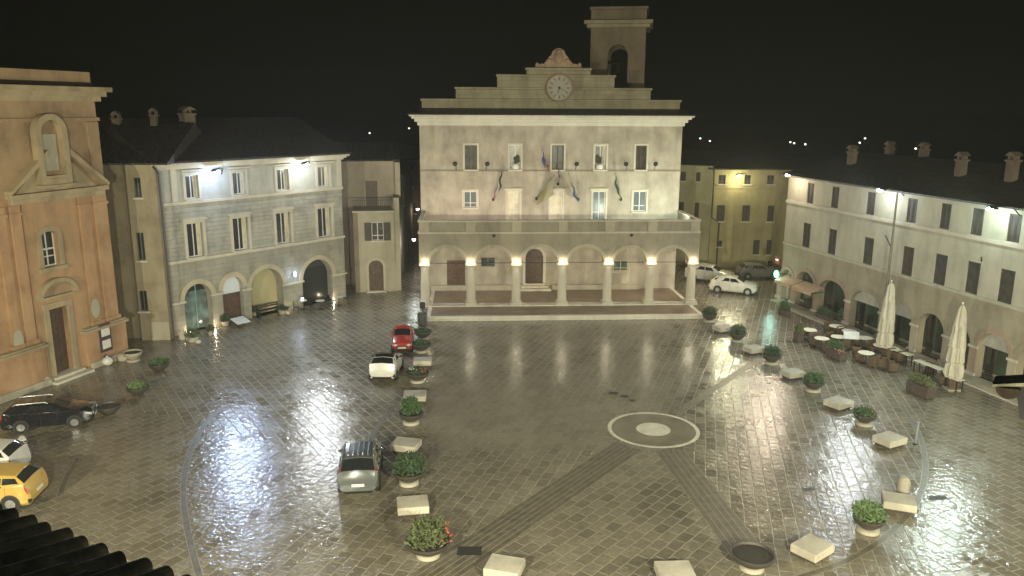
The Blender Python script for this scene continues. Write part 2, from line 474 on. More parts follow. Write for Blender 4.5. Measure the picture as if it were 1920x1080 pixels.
    h2 = N(nt, 'ShaderNodeMath', operation='MULTIPLY_ADD'); L(br.outputs['Color'], h2.inputs[0]); h2.inputs[1].default_value = .25; L(hs.outputs[0], h2.inputs[2])
    bp = N(nt, 'ShaderNodeBump', i_Distance=.05); L(h2.outputs[0], bp.inputs['Height']); L(mixf(.7, .35, central), bp.inputs['Strength'])
    L(bp.outputs[0], b.inputs['Normal'])
    return m
b = MB(); b.poly([(-400, -60, 0), (400, -60, 0), (400, 160, 0), (-400, 160, 0)])
structure(b.build('paved_square', paving_material()))
M_EARTH = plain('dark_hill_earth', (.02, .022, .014), .9, 0, .3, .05)
b = bmesh.new(); rows = []
for i in range(26):
    r = 120 + 900 * (i / 25) ** 1.5; row = []
    for j in range(61):
        t = R(10 + 160 * j / 60); x, y = r * math.cos(t), r * math.sin(t)
        h = -1.2 + max(0, (r - 160)) * .010 + (math.sin(x * .013 + 1) + math.sin(y * .017 + x * .008)) * (r - 120) * .002
        row.append(b.verts.new((x, y, h)))
    rows.append(row)
for a, c in zip(rows, rows[1:]):
    for i in range(60): b.faces.new([a[i], a[i + 1], c[i + 1], c[i]])
me = bpy.data.meshes.new('hills'); b.to_mesh(me); b.free()
structure(link('hills', me, M_EARTH, smooth=True))

M_BAND = plain('dark_band_stone', (.12, .105, .077), .42, 0, .25, 2.5, bump=.3)
M_BANDL = plain('joint_stone', (.27, .24, .17), .4, 0, .2, 4)
M_CREAM = plain('travertine_inlay', (.62, .58, .46), .5, 0, .12, 2)
def strip(b, pts, wd, z):
    pts = [Vector((p.x, p.y, 0)) for p in pts]; L_, R_ = [], []
    for i, p in enumerate(pts):
        t = (pts[min(i + 1, len(pts) - 1)] - pts[max(i - 1, 0)]).normalized(); n = Vector((-t.y, t.x, 0)) * wd / 2
        L_.append(b.b.verts.new((p.x + n.x, p.y + n.y, z))); R_.append(b.b.verts.new((p.x - n.x, p.y - n.y, z)))
    for i in range(len(pts) - 1): b.b.faces.new([R_[i], R_[i + 1], L_[i + 1], L_[i]])
def spline(pp, k=10):
    out = []; P = [pp[0]] + pp + [pp[-1]]
    for i in range(1, len(P) - 2):
        for j in range(k):
            t = j / k; a, c, d, e = P[i - 1], P[i], P[i + 1], P[i + 2]
            out.append(.5 * ((2 * c) + (d - a) * t + (2 * a - 5 * c + 4 * d - e) * t * t + (3 * c - a - 3 * d + e) * t ** 3))
    return out + [pp[-1]]
b = MB(); lt = MB()
for pp, wd in (([(420, 762), (388, 792), (362, 835), (346, 890), (346, 960), (368, 1060), (395, 1130)], .2),
               ([(1690, 760), (1722, 812), (1735, 870), (1722, 935), (1668, 1000), (1590, 1050), (1490, 1085)], .2),
               ([(145, 862), (125, 895), (112, 930)], .2)):
    sp = spline([G(*q) for q in pp]); strip(b, sp, wd, .004)
    for sgn in (-1, 1):
        off = []
        for i, p in enumerate(sp):
            t = (sp[min(i + 1, len(sp) - 1)] - sp[max(i - 1, 0)]).normalized(); off.append(p + Vector((-t.y, t.x, 0)) * sgn * wd * .62)
        strip(lt, off, .03, .004)
for tgt, wd, r0 in ((G(800, 1090), 1.5, 2.6), (G(1420, 1060), 1.4, 2.6), (G(1425, 672), .45, 2.6), (G(735, 760), .3, 15.5)):
    d = (tgt - RC).normalized(); a = RC + d * r0; n = Vector((-d.y, d.x, 0))
    if wd < .4: a = G(690, 830); 
    strip(b, [a, tgt], wd, .004)
    k = max(2, int(wd / .24))
    for i in range(k + 1):
        o = n * wd * (i / k - .5); strip(lt, [a + o, tgt + o], .035, .008)
structure(b.build('paving_bands', M_BAND)); structure(lt.build('paving_joints', M_BANDL))
b = MB(); n = 96; ro, ri = 2.32, 2.12
for z, (r0, r1) in ((.006, (ri, ro)),):
    vo = [b.b.verts.new((RC.x + r1 * math.cos(2 * math.pi * i / n), RC.y + r1 * math.sin(2 * math.pi * i / n), z)) for i in range(n)]
    vi = [b.b.verts.new((RC.x + r0 * math.cos(2 * math.pi * i / n), RC.y + r0 * math.sin(2 * math.pi * i / n), z)) for i in range(n)]
    for i in range(n): b.b.faces.new([vo[i], vo[(i + 1) % n], vi[(i + 1) % n], vi[i]])
b.poly([(RC.x + .86 * math.cos(2 * math.pi * i / 64), RC.y + .86 * math.sin(2 * math.pi * i / 64), .006) for i in range(64)])
structure(b.build('paving_ring', M_CREAM))
b = MB(); b.poly([(RC.x + 2.1 * math.cos(2 * math.pi * i / 64), RC.y + 2.1 * math.sin(2 * math.pi * i / 64), .0105 - .006) for i in range(64)])
structure(b.build('paving_disc', plain('smooth_disc_stone', (.19, .165, .12), .28, 0, .2, 1.2, bump=.15)))
b = MB()
for x, y, wd, dp in ((1150, 737, .55, .35), (1171, 743, .4, .3), (1186, 751, .35, .25), (1516, 917, .5, .28), (1758, 933, .8, .35), (880, 1033, .9, .6)):
    q = G(x, y); b.poly([(q.x - wd / 2, q.y - dp / 2, .009), (q.x + wd / 2, q.y - dp / 2, .009), (q.x + wd / 2, q.y + dp / 2, .009), (q.x - wd / 2, q.y + dp / 2, .009)])
structure(b.build('drain_covers', plain('drain_iron', (.03, .028, .024), .6, .2, .2)))

# ------------------------------------------------------------------ far street lamps on the hills
FAR = [(1313, 259, 330, (.6, 1, .9), 'dim greenish street lamp on the hill, first right of the town hall'),
       (1331, 264, 320, (1, .95, .8), 'white street lamp on the hill just right of the greenish one beside the town hall'),
       (1482, 266, 300, (.7, 1, .6), 'green-white street lamp at the left of the bright cluster on the hill'),
       (1489, 268, 300, (1, .95, .75), 'warm street lamp in the middle of the bright cluster on the hill'),
       (1510, 270, 290, (1, .9, .6), 'yellowish street lamp on the hill right of the bright cluster'),
       (1612, 267, 300, (1, 1, 1), 'white street lamp on the hill right of the first brick chimney'),
       (1622, 259, 310, (1, .9, .8), 'small street lamp higher on the hill beyond the first brick chimney'),
       (1717, 278, 280, (1, 1, .95), 'bright white street lamp on the hill midway along the right roof ridge'),
       (693, 249, 340, (1, .95, .7), 'street lamp on the dark hill above the narrow house'),
       (767, 240, 360, (1, .9, .6), 'yellow street lamp on the dark hill beside the town hall cornice')]
for x, y, D, c, lb in FAR:
    d = ray(x, y); p = CP + d * (D / d.y)
    t = thing('street_lamp', lb, 'street lamp', (p.x, p.y, p.z - 7), group='far street lamps on the hills')
    b = MB(); b.tube([(0, 0, -1), (0, 0, 6.6)], .09, 6); b.build('pole', M_IRON, t)
    b = MB(); b.ball((0, 0, 6.9), .36, .36, .3, 2); b.build('lamp_head', emit('far_lamp_%d' % int(c[2] * 100 + c[0] * 10), c, 3.5), t)
# ------------------------------------------------------------------ church
M_ORANGE = wallmat('orange_render', (.39, .235, .13), .35, stain=.9, patch=(.40, .27, .16))
M_OCHRE = wallmat('ochre_render', (.32, .222, .13), .35, stain=.9)
M_BUFF = wallmat('buff_trim', (.35, .28, .175), .3, stain=.8)
M_PALE = plain('pale_panel', (.36, .335, .26), .7, 0, .1, 1)
Fc = Facade(G(-60, 774), G(229, 667))
ch = thing('church', 'ochre and orange church with pediment, niche and tall dark door at the left', 'church', (Fc.A.x, Fc.A.y, 0), Fc.ang)
L = Fc.L
vP = Fc.uv(130, 362)[1]; vC = Fc.uv(150, 190)[1]; vT = Fc.uv(150, 163)[1]; vA = Fc.uv(150, 134)[1]
door = [Fc.uv(97, 640)[0], .35, Fc.uv(131, 640)[0], Fc.uv(105, 577)[1]]
win = Fc.rect(93, 433, 500, 31)
# lower body
dh = rectp(door[0], .3, door[2], door[3])
wh = arch_pts(win[0], win[2], win[1], win[3] - .25, 10, .25)
panel('wall', rectp(-6, 0, L, vP), [dh, wh], 0, .7, M_ORANGE, ch)
panel('centre_bay', rectp(Fc.uv(50, 480)[0], .0, Fc.uv(152, 480)[0], vP - .32), [dh, wh], -.05, -.002, wallmat('bay_render', (.38, .24, .135), .3, stain=.9), ch)
panel('upper_wall', rectp(-6, vP + .003, L, vA - .9), [], .02, .7, M_OCHRE, ch)
b = MB(); b.box(L - .7, L, .702, 14, 0, vP); b.box(-6, L - .7, .702, 14, vA - 2.4, vA - 1.2); b.build('side_wall', M_ORANGE, ch)
b = MB(); b.prism([(-6, -.3, vT + .02), (-6, .2, vT + .35), (-6, 7, vA + .2), (-6, 14, vT)], (L + 6, 0, 0)); b.build('roof', M_ROOF, ch)
b = MB(); b.box(-6, L - .05, .1, .6, vT + .004, vA); b.build('attic', M_OCHRE, ch, bevel=.03)
add_cornice(ch, -6, L, vC, vT - vC, .75, M_BUFF, ret=.7, y1=.6)
b = MB(); b.box(-6, L + .1, -.12, .1, vC - 1.15, vC - .95); b.build('string_course', M_OCHRE, ch)
# pediment
uR = Fc.uv(205, 350, .5)[0]; uc = Fc.uv(100, 300)[0]; half_w = uR - uc
va = Fc.uv(100, 262)[1]
b = MB(); b.box(uc - half_w, uR, -.5, .1, vP + .002, vP + .28); b.box(uc - half_w + .15, uR - .15, -.32, .1, vP - .3, vP + .0)
b.build('pediment_cornice', M_BUFF, ch, bevel=.03)
b = MB(); b.prism([(uc - half_w + .6, -.12, vP + .285), (uR - .6, -.12, vP + .285), (uc, -.12, va - .35)], (0, .13, 0)); b.build('tympanum', M_BUFF, ch)
rk = MB()
for s in (-1, 1):
    e = uc + s * half_w; gap = uc + s * .75
    zg = vP + .29 + (va - vP - .3) * (1 - .75 / half_w)
    rk.prism([(e, -.55, vP + .285), (e, -.55, vP + .48), (gap, -.55, zg + .12), (gap, -.55, zg - .28)], (0, .66, 0))
rk.build('raking_cornice', M_BUFF, ch)
# niche aedicule in front of the pediment
n0, n1 = Fc.uv(58, 290)[0], Fc.uv(117, 290)[0]; nb = Fc.uv(90, 345)[1]; nt_ = Fc.uv(90, 213)[1]; rr_ = (n1 - n0) / 2
ns = nt_ - rr_
panel('niche_surround', arch_pts(n0, n1, nb, ns), [arch_pts(n0 + .34, n1 - .34, nb + .5, ns)], -.58, -.122, M_BUFF, ch)
b = MB(); b.prism([(x, -.14, z) for x, z in arch_pts(n0 + .34, n1 - .34, nb + .5, ns)], (0, .01, 0)); b.build('niche_back', M_OCHRE, ch)
b = MB(); b.box(n0 + .5, n1 - .5, -.2, -.142, nb + .75, ns - .1); b.build('niche_panel', M_PALE, ch, bevel=.01)
b = MB(); b.box(n0 - .1, n1 + .1, -.72, -.12, nb - .16, nb - .002); b.box(n0 + .5, n1 - .5, -.64, -.585, nb + .18, nb + .34); b.build('niche_sill', M_BUFF, ch, bevel=.02)
# pilasters
for xa, xb in ((156, 176), (184, 208), (-2, 18), (26, 46)):
    a, c = Fc.uv(xa, 480)[0], Fc.uv(xb, 480)[0]
    b = MB(); b.box(a, c, -.14, .02, 2.6, vP - .32); b.box(a - .08, c + .08, -.2, .02, vP - .9, vP - .72); b.box(a - .1, c + .1, -.22, .02, 2.6, 2.85)
    b.build('pilaster', M_ORANGE, ch, bevel=.02)
for xa in (30, 182):
    a = Fc.uv(xa, 300)[0]
    if xa > 100:
        b = MB(); b.box(a - .55, a + .3, -.1, .05, vP + .6, vC - 1.2); b.build('upper_pilaster', M_OCHRE, ch, bevel=.02)
# plinth
zp = Fc.uv(190, 612, .3)[1]
for a, c, nm in ((-6, Fc.uv(86, 670, .3)[0], 0), (Fc.uv(160, 640, .3)[0], L + .25, 1)):
    b = MB(); b.box(a, c, -.35, .02, 0, zp - .15); b.build('plinth', M_ORANGE, ch, bevel=.03)
    b = MB(); b.box(a - .1, c + .12, -.5, .02, zp - .149, zp + .03); b.box(a, c, -.42, .02, zp + .032, zp + .14); b.build('plinth_cap', M_BUFF, ch, bevel=.02)
    b = MB(); b.box(a + .1, c - .02, -.55, -.352, 0, .42); b.build('plinth_base', M_STONE, ch, bevel=.05)
for cx, cy in ((178, 578), (34, 638)):
    u, v = Fc.uv(cx, cy, .15); b = MB(); b.lathe([(.0001, -.03), (.5, -.03), (.5, .0), (.42, .03), (.0001, .03)], 32, (0, 0, 0), .62, 1.2, 'Y')
    b.build('oval_panel', M_PALE, ch, True, loc=(u, -.175, v))
# door
b = MB(); b.box(door[0], door[2], .3, .36, .3, door[3])
dr = b.build('door', M_DOOR, ch)
for i in range(2):
    for k in range(4):
        wv = (door[2] - door[0]) / 2; x = door[0] + i * wv; z = .4 + k * (door[3] - .5) / 4
        b = MB(); b.box(x + .1, x + wv - .1, .27, .299, z + .1, z + (door[3] - .5) / 4 - .05); b.build('door_panel', M_DOOR, dr, bevel=.012)
b = MB(); s_ = .38
b.box(door[0] - s_, door[0] - .002, -.14, .02, .3, door[3] + s_); b.box(door[2] + .002, door[2] + s_, -.14, .02, .3, door[3] + s_); b.box(door[0] - .002, door[2] + .002, -.14, .02, door[3] + .002, door[3] + s_)
b.box(door[0] - s_ - .15, door[2] + s_ + .15, -.34, .02, door[3] + s_ + .25, door[3] + s_ + .42)
b.build('door_surround', M_BUFF, ch, bevel=.03)
arch_ring('door_pediment', door[0] - s_ - .1, door[2] + s_ + .1, door[3] + s_ + .42, .26, -.4, .02, M_BUFF, ch, rise=.75)
b = MB(); b.prism([(x, -.08, z) for x, z in arch_pts(door[0] - s_ - .1, door[2] + s_ + .1, door[3] + s_ + .42, door[3] + s_ + .421, 12, .75)], (0, .09, 0)); b.build('door_tympanum', M_OCHRE, ch)
b = MB(); b.box(door[0] - .75, door[2] + .75, -.9, .69, .0, .16); b.box(door[0] - .5, door[2] + .5, -.5, .69, .162, .31); b.build('door_step', M_STONEL, ch, bevel=.03)
o = add_window(ch, [win[0], win[1], win[2], win[3]], .25, 'casement', False)
b = MB(); b.box(win[0] + .07, win[2] - .07, .24, .29, win[3] - 1.1, win[3] - 1.0)
b.build('transom', M_WHITE, o)
arch_ring('window_surround', win[0], win[2], win[3] - .25, .3, -.12, .02, M_BUFF, ch, rise=.25, legs=win[3] - win[1] - .25)
b = MB(); b.box(win[0] - .42, win[2] + .42, -.24, .02, win[1] - .26, win[1] - .002); b.build('window_sill', M_BUFF, ch, bevel=.04)
# noticeboard on the plinth end
u, v = Fc.uv(198, 634, .4)
nb_ = thing('notice_board', 'dark framed notice board with two white sheets hung on the church plinth', 'notice board', Fc.world(u, .36, v), Fc.ang)
b = MB(); b.box(-.45, .45, -.08, 0, -.85, .95); b.build('frame', plain('board_maroon', (.05, .03, .035), .5), nb_, bevel=.02)
b = MB(); b.box(-.33, .33, -.09, -.082, .15, .75); b.build('paper', M_WHITE, nb_); b = MB(); b.box(-.33, .33, -.09, -.082, -.65, -.1); b.build('paper', M_WHITE, nb_)
q = G(196, 684)
gb = thing('refuse_bags', 'pile of white and dark refuse bags against the church corner', 'bags', (q.x, q.y, 0))
for k, (dx, dy, r_, mm_) in enumerate(((-.25, 0, .3, M_WHITE), (.22, -.05, .34, M_WHITE), (0, .2, .36, plain('dark_bag', (.03, .03, .035), .3)), (-.7, .1, .32, plain('beige_bag', (.35, .28, .18), .6)))):
    b = MB(); b.ball((dx, dy, r_ * .75), r_, r_ * .9, r_ * .8, 3, .07); b.tube([(dx, dy, r_ * 1.4), (dx + .03, dy, r_ * 1.75)], .04, 6, .09); b.build('bag', mm_, gb, True)
for x, y, s_, lb in ((214, 664, .5, 'rounded guard stone at the foot of the church corner'), (232, 676, .42, 'low guard stone between the church corner and the empty bowl planter'), (85, 722, .45, 'guard stone beside the church door step at the left')):
    q = G(x, y); b = MB(); b.ball((0, 0, s_ * .5), s_, s_ * .8, s_ * .75, 3, .05)
    tag(b.build('guard_stone', M_STONE, None, True, loc=(q.x, q.y, 0)), lb, 'guard stone')

# ------------------------------------------------------------------ narrow wing beside the church
M_BEIGE = wallmat('beige_render', (.33, .28, .19), .35, stain=.9)
M_DIMR = wallmat('dimmed_render', (.24, .20, .14), .4, stain=.9)  # darkened beige, shade put into the wall colour
Fw = Facade(G(150, 640), G(320, 637))
hw = thing('side_house', 'plain beige house with three small windows squeezed between church and palazzo', 'house', (Fw.A.x, Fw.A.y, 0), Fw.ang)
ve = Fw.uv(270, 309)[1]
ws = level([Fw.rect(258, 333, 370, 13)], 0, 0) + [Fw.rect(264, 436, 488, 14), Fw.rect(269, 545, 583, 15)]
uS = Fw.uv(250, 470)[0]
panel('wall', rectp(uS, 0, Fw.L, ve), [rectp(*r) for r in ws], 0, .5, M_BEIGE, hw)
panel('side_wall', rectp(-4, 0, uS - .003, ve), [], .6, 1.0, M_DIMR, hw)  # shaded stretch of the wall, its shade painted as darker render
b = MB(); b.box(uS, uS + .4, .502, 8, 0, ve); b.build('return_wall', M_DIMR, hw)
for r in ws: add_window(hw, r, .12, 'shuttered', True, M_SHUTG, .05)
rf = add_roof(hw, -4, Fw.L + 1, ve, 12, 2.6, .5)
add_chimney(rf, 2.0, 5, ve + 2.0, 1.1); add_chimney(rf, 4.4, 5.6, ve + 2.4, .9, .5)
u1, v1 = Fw.uv(290, 311); u2, v2 = Fw.uv(298, 322)
add_drain(hw, [(u1, -.35, v1), (u2, -.12, v2 - .1), (u2 + .02, -.1, 6), (u2 + .02, -.1, 0)], .07)
b = MB(); b.box(Fw.uv(283, 610)[0], Fw.L, -.06, .02, 0, 1.3); b.build('plinth', M_STONE, hw)

# ------------------------------------------------------------------ left palazzo
M_LPU = wallmat('upper_stone', (.43, .425, .375), .25, (1.1, .28, .93, 1.0, .9), stain=.5, bstr=.4)
M_LPM = wallmat('rusticated_stone', (.405, .395, .345), .45, (1.5, .30, .9, 1.04, .84), stain=.9, bstr=.8)
M_LPL = wallmat('lower_stone', (.36, .345, .29), .3, (1.0, .36, .84, 1.0, .7), stain=.8, bstr=.6)
Fl = Facade(G(319, 632), G(649, 556))
lp = thing('corner_palazzo', 'three storey grey stone palazzo with four arched shopfronts and two bright lamps under its eaves', 'palazzo', (Fl.A.x, Fl.A.y, 0), Fl.ang)
L = Fl.L
vE = sum(Fl.uv(*q)[1] for q in ((330, 312), (480, 300), (640, 286))) / 3
vS1 = sum(Fl.uv(*q)[1] for q in ((322, 384), (480, 368), (646, 350))) / 3
vS2 = sum(Fl.uv(*q)[1] for q in ((322, 494), (480, 471), (646, 440))) / 3
up = level([Fl.rect(360, 333, 374, 24), Fl.rect(448, 323, 365, 24), Fl.rect(530, 316, 357, 22), Fl.rect(606, 309, 348, 22)])
md = level([Fl.rect(366, 422, 486, 30), Fl.rect(451, 408, 469, 29), Fl.rect(531, 397, 456, 27), Fl.rect(608, 387, 442, 26)])
def arch_of(F, x0, x1, ytop, yspr, ybot, off=0, z0=0):
    ym = (yspr + ybot) / 2; a = F.uv(x0, ym, off)[0]; c = F.uv(x1, ym, off)[0]
    vt = F.uv((x0 + x1) / 2, ytop, off)[1]
    return [a, c, z0, vt - (c - a) / 2, (c - a) / 2]
ar = [arch_of(Fl, 348, 400, 531, 575, 620), arch_of(Fl, 419, 458, 518, 548, 600), arch_of(Fl, 471, 532, 503, 540, 585), arch_of(Fl, 568, 624, 486, 520, 570)]
panel('upper_wall', rectp(0, vS1 + .003, L, vE), [rectp(*r) for r in up], 0, .6, M_LPU, lp)
panel('middle_wall', rectp(0, vS2 + .003, L, vS1), [rectp(*r) for r in md], .02, .62, M_LPM, lp)
panel('lower_wall', rectp(0, 0, L, vS2), [arch_pts(a[0], a[1], a[2] - .0, a[3]) for a in ar], 0, .9, M_LPL, lp)
b = MB(); b.box(L - .6, L, .91, 12, 0, vE); b.box(0, .5, .91, 12, 0, vE); b.build('side_wall', M_LPL, lp)
b = MB(); b.box(-.05, L + .06, -.14, .0, vS1 - .1, vS1 + .12); b.build('string_course', M_STONEL, lp, bevel=.02)
b = MB(); b.box(-.05, L + .06, -.12, .0, vS2 - .1, vS2 + .1); b.build('string_course', M_STONEL, lp, bevel=.02)
add_cornice(lp, 0, L, vE - .35, .42, .6, M_STONEL, ret=.5)
# pilaster frames of the upper floor
for xx in (322, 400, 490, 566, 643):
    a = Fl.uv(xx, 340)[0]; a = min(a, L - .35)
    if xx in (322, 643):
        b = MB(); b.box(a - .1, a + .35, -.07, .0, vS1 + .13, vE - .36); b.build('corner_pilaster', M_STONEL, lp)
M_LGLASS = plain('reflecting_glass', (.05, .055, .055), .12, 0, .3)
for r in up:
    add_window(lp, r, .2, 'curtain', True); add_surround(lp, r, .2, .08)
    b = MB(); b.box(r[0] - .35, r[2] + .35, -.32, .0, r[3] + .28, r[3] + .42); b.build('window_hood', M_STONEL, lp, bevel=.02)
for r in md:
    add_window(lp, r, .24, 'curtain', True); add_surround(lp, r, .22, .1, head=1)
M_RIM = wallmat('archivolt_stone', (.47, .42, .31), .2, stain=.5)
for i, a in enumerate(ar):
    arch_ring('archivolt', a[0], a[1], a[3], .36, -.1, .02, M_RIM, lp)
for i, (ua, ub) in enumerate(((0, ar[0][0]), (ar[0][1], ar[1][0]), (ar[1][1], ar[2][0]), (ar[2][1], ar[3][0]), (ar[3][1], L))):
    z = (ar[min(i, 3)][3] + ar[max(i - 1, 0)][3]) / 2
    b = MB(); b.box(ua - .08 + (.08 if i == 0 else 0), ub + .08, -.18, .3 if False else .0, z - .14, z); b.build('impost', M_STONEL, lp, bevel=.02)
rf = add_roof(lp, -.4, L + .6, vE + .08, 13, 2.9, .8)
add_chimney(rf, Fl.uv(357, 262, -4)[0], 4.2, vE + 1.6, 2.2, 1.0)
# arch fillings
r = ar[0]
def lunette(a, depth, frac, mat_low, mat_top, nm, nmt):
    z1 = a[2] + (a[3] + a[4] - a[2]) * frac
    b = MB(); b.box(a[0], a[1], depth, depth + .08, 0, z1); lo = b.build(nm, mat_low, lp)
    b = MB(); b.box(a[0] - .1, a[1] + .1, depth + .02, depth + .06, z1 + .002, a[3] + a[4] + .1); b.build(nmt, mat_top, lp)
    return lo
M_SHOP = plain('lit_tone_shop_glass', (.12, .17, .17), .15, 0, .5, 1.5)  # lit look of the shop is put into the glass colour
lunette(ar[1], .45, .62, M_REDDOOR, emit('fanlight_glow', (.75, .8, .75), .28), 'door', 'fanlight')
o = lunette(ar[0], .6, .82, M_SHOP, M_GLASS, 'shop_front', 'fanlight')
b = MB(); cx = (ar[0][0] + ar[0][1]) / 2; b.box(cx + .12, cx + .2, .55, .598, 0, 3.2); b.box(cx - .9, cx + .2, .55, .598, 3.2, 3.28); b.box(cx - .9, cx - .84, .55, .598, 0, 3.2); b.build('door_frame', plain('teal_frame', (.18, .3, .3), .4), o)
b = MB(); b.box(ar[2][0], ar[2][1], .86, .9, 0, ar[2][3] + ar[2][4]); b.build('back_wall', wallmat('cream_inner', (.42, .38, .22), .15, stain=.2), lp)
lunette(ar[3], .65, .8, M_GLASS, M_LGLASS, 'shop_front', 'fanlight')
# uplights in the arches
WARM = (1, .82, .55); WHITE = (.95, .98, 1); BLUEW = (.62, .74, 1.0); GREENW = (.86, 1, .86)
k = 0
for uu in (ar[0][0] + .12, ar[0][1] - .14, ar[2][1] - .2, ar[3][1] - .2):
    lbs = ['small ground uplight at the left jamb of the first shop arch', 'small ground uplight between the first arch and the red-brown door', 'small ground uplight right of the cream arch recess', 'small ground uplight at the right jamb of the last shop arch']
    p = Fl.world(uu, .32, 0); t = thing('uplight', lbs[k], 'uplight', p, Fl.ang); k += 1
    b = MB(); b.lathe([(.09, 0), (.1, .08), (.07, .12)], 12); b.build('housing', M_IRON, t, True)
    b = MB(); b.lathe([(.065, .121), (.065, .125)], 12); b.build('lens', emit('warm_lens', WARM, 5), t)
    bulb(t, (0, 0, .2), 26, WARM, .05)
u, v = Fl.uv(553, 514, .3)
t = thing('wall_lamp', 'small blue-white wall lamp between the two right-hand shop arches', 'wall lamp', Fl.world(u, 0, v), Fl.ang)
b = MB(); b.box(-.05, .05, -.25, 0, -.03, .03); b.build('arm', M_IRON, t)
b = MB(); b.lathe([(.08, -.16), (.09, .12), (.05, .18)], 12, (0, -.3, 0)); b.build('lamp_head', emit('blue_head', (.55, .7, 1), 9), t, True)
bulb(t, (0, -.5, -.05), 30, (.6, .75, 1), .1)

# ------------------------------------------------------------------ narrow house with terrace
M_PINKW = wallmat('pinkish_render', (.36, .31, .25), .2, stain=.5)
M_CREAMW = wallmat('cream_render', (.40, .37, .28), .2, stain=.5)
Fh = Facade(G(676, 548), G(742, 546))
nh = thing('terrace_house', 'narrow cream house with arched door, shuttered window and a terrace door above', 'house', (Fh.A.x, Fh.A.y, 0), Fh.ang)
L = Fh.L; vt = Fh.uv(710, 398)[1]
dr_ = [Fh.uv(692, 520)[0], Fh.uv(719, 520)[0], 0, 0, 0]; dr_[4] = (dr_[1] - dr_[0]) / 2; dr_[3] = Fh.uv(705, 488)[1] - dr_[4]
wn = Fh.rect(708, 417, 451, 22)
panel('wall', rectp(0, 0, L, vt), [arch_pts(dr_[0], dr_[1], 0, dr_[3]), rectp(*wn)], 0, .4, M_CREAMW, nh)
b = MB(); b.box(-.4, .0, .0, 3.0, 0, vt); b.build('side_wall', M_DIMR, nh)  # darker render stands in for the shadowed gap
b = MB(); b.box(L + .002, L + .5, .3, 9, 0, vt + 1.2); b.build('side_wall', M_CREAMW, nh)
add_window(nh, wn, .1, 'casement', True, M_WHITE, .05)
for s in (-1, 1):
    x0 = wn[0] - .62 if s < 0 else wn[2] + .02
    b = MB(); b.box(x0, x0 + .6, -.06, -.01, wn[1], wn[3])
    for i in range(14): b.box(x0 + .06, x0 + .54, -.075, -.061, wn[1] + .08 + i * (wn[3] - wn[1] - .1) / 14, wn[1] + .1 + (i + .5) * (wn[3] - wn[1] - .1) / 14)
    b.build('shutter', M_SHUT, nh)
b = MB(); b.prism([(x, .2, z) for x, z in arch_pts(dr_[0], dr_[1], 0, dr_[3])], (0, .06, 0)); d = b.build('door', M_DOOR, nh)
b = MB(); b.ball(((dr_[0] + dr_[1]) / 2 - .2, .16, 1.7), .06, .05, .06); b.build('knocker', plain('brass', (.5, .35, .12), .3, .9), d, True)
arch_ring('door_surround', dr_[0], dr_[1], dr_[3], .22, -.06, .02, M_RIM, nh, legs=dr_[3])
b = MB(); b.box(dr_[0] - .25, dr_[1] + .25, -.35, .2, 0, .12); b.build('door_step', M_STONEL, nh, bevel=.02)
b = MB(); b.box(-.45, L + .1, -.25, 3.3, vt + .002, vt + .16); b.build('terrace_slab', M_STONE, nh, bevel=.02)
b = MB(); n = 22
for i in range(n): x = -.35 + (L + .4) * i / (n - 1); b.box(x - .015, x + .015, -.16, -.13, vt + .162, vt + 1.05)
b.box(-.36, L + .06, -.18, -.11, vt + 1.05, vt + 1.1); b.build('railing', M_IRON, nh)
back = Facade(Fh.A.to_3d(), Fh.B.to_3d(), 3.4)
va_ = back.uv(690, 302)[1]; a0 = back.uv(653, 350)[0]; a1 = back.uv(741, 350)[0]
td = back.rect(697, 339, 398, 22); td[1] = vt + .17
panel('upper_wall', rectp(a0 - 2, 0, a1, va_), [rectp(*td)], 3.4, 3.8, M_PINKW, nh)
b = MB(); b.box(td[0], td[2], 3.55, 3.6, td[1], td[3]); b.build('terrace_door', M_DOOR, nh)
b = MB(); b.box(a1 + .002, a1 + .45, 2.9, 9, vt + 1.0, va_ - .1); b.build('chimney_stack', M_CREAMW, nh)
b = MB(); b.prism([(a0 - 2, 2.9, va_ + .003), (a0 - 2, 2.9, va_ + .15), (a0 - 2, 7.5, va_ + 1.5), (a0 - 2, 12, va_)], (a1 - a0 + 2.5, 0, 0)); b.build('roof', M_ROOF, nh)
# alley houses
q0, q1 = G(747, 540), G(762, 500)
Fa = Facade(q0, q1)
al = thing('alley_house', 'dim brown house lining the left side of the narrow lane', 'house', (Fa.A.x, Fa.A.y, 0), Fa.ang)
va2 = 9.5
hh = [7.5, 6.6, 8.4, 8.1]
panel('wall', [(0, 0), (34, 0), (34, va2), (4.5, va2), (4.5, vt + 1.1), (0, vt + 1.1)], [rectp(*hh), rectp(6, 0, 7.2, 2.4)], 0, .4, M_DIMR, al)
b = MB(); b.box(-.3, -.003, 0, .4, 0, vt + 1.1); b.build('side_wall', M_BEIGE, al)
add_window(al, hh, .1, 'casement', True, M_SHUT, .05)
b = MB(); b.box(6, 7.2, .2, .26, 0, 2.4); b.build('door', M_DOOR, al)
add_roof(al, 4.6, 34, va2, 8, 1.6, .4)
pq = G(800, 480); Fe = Facade(G(740, 462), G(800, 462))
ae = thing('lane_end_house', 'dark brown house closing the far end of the narrow lane', 'house', (Fe.A.x, Fe.A.y, 0), Fe.ang)
vv = Fe.uv(770, 300)[1]; ww = [Fe.rect(768, 330, 350, 10), Fe.rect(775, 380, 400, 8)]
panel('wall', rectp(-3, 0, Fe.L + 12, vv), [rectp(*r) for r in ww], 0, .5, wallmat('brown_render', (.2, .14, .1), .3), ae)
for r in ww: add_window(ae, r, .1, 'casement', True, M_SHUT, .05)
add_roof(ae, -3, Fe.L + 12, vv, 8, 1.6, .4)
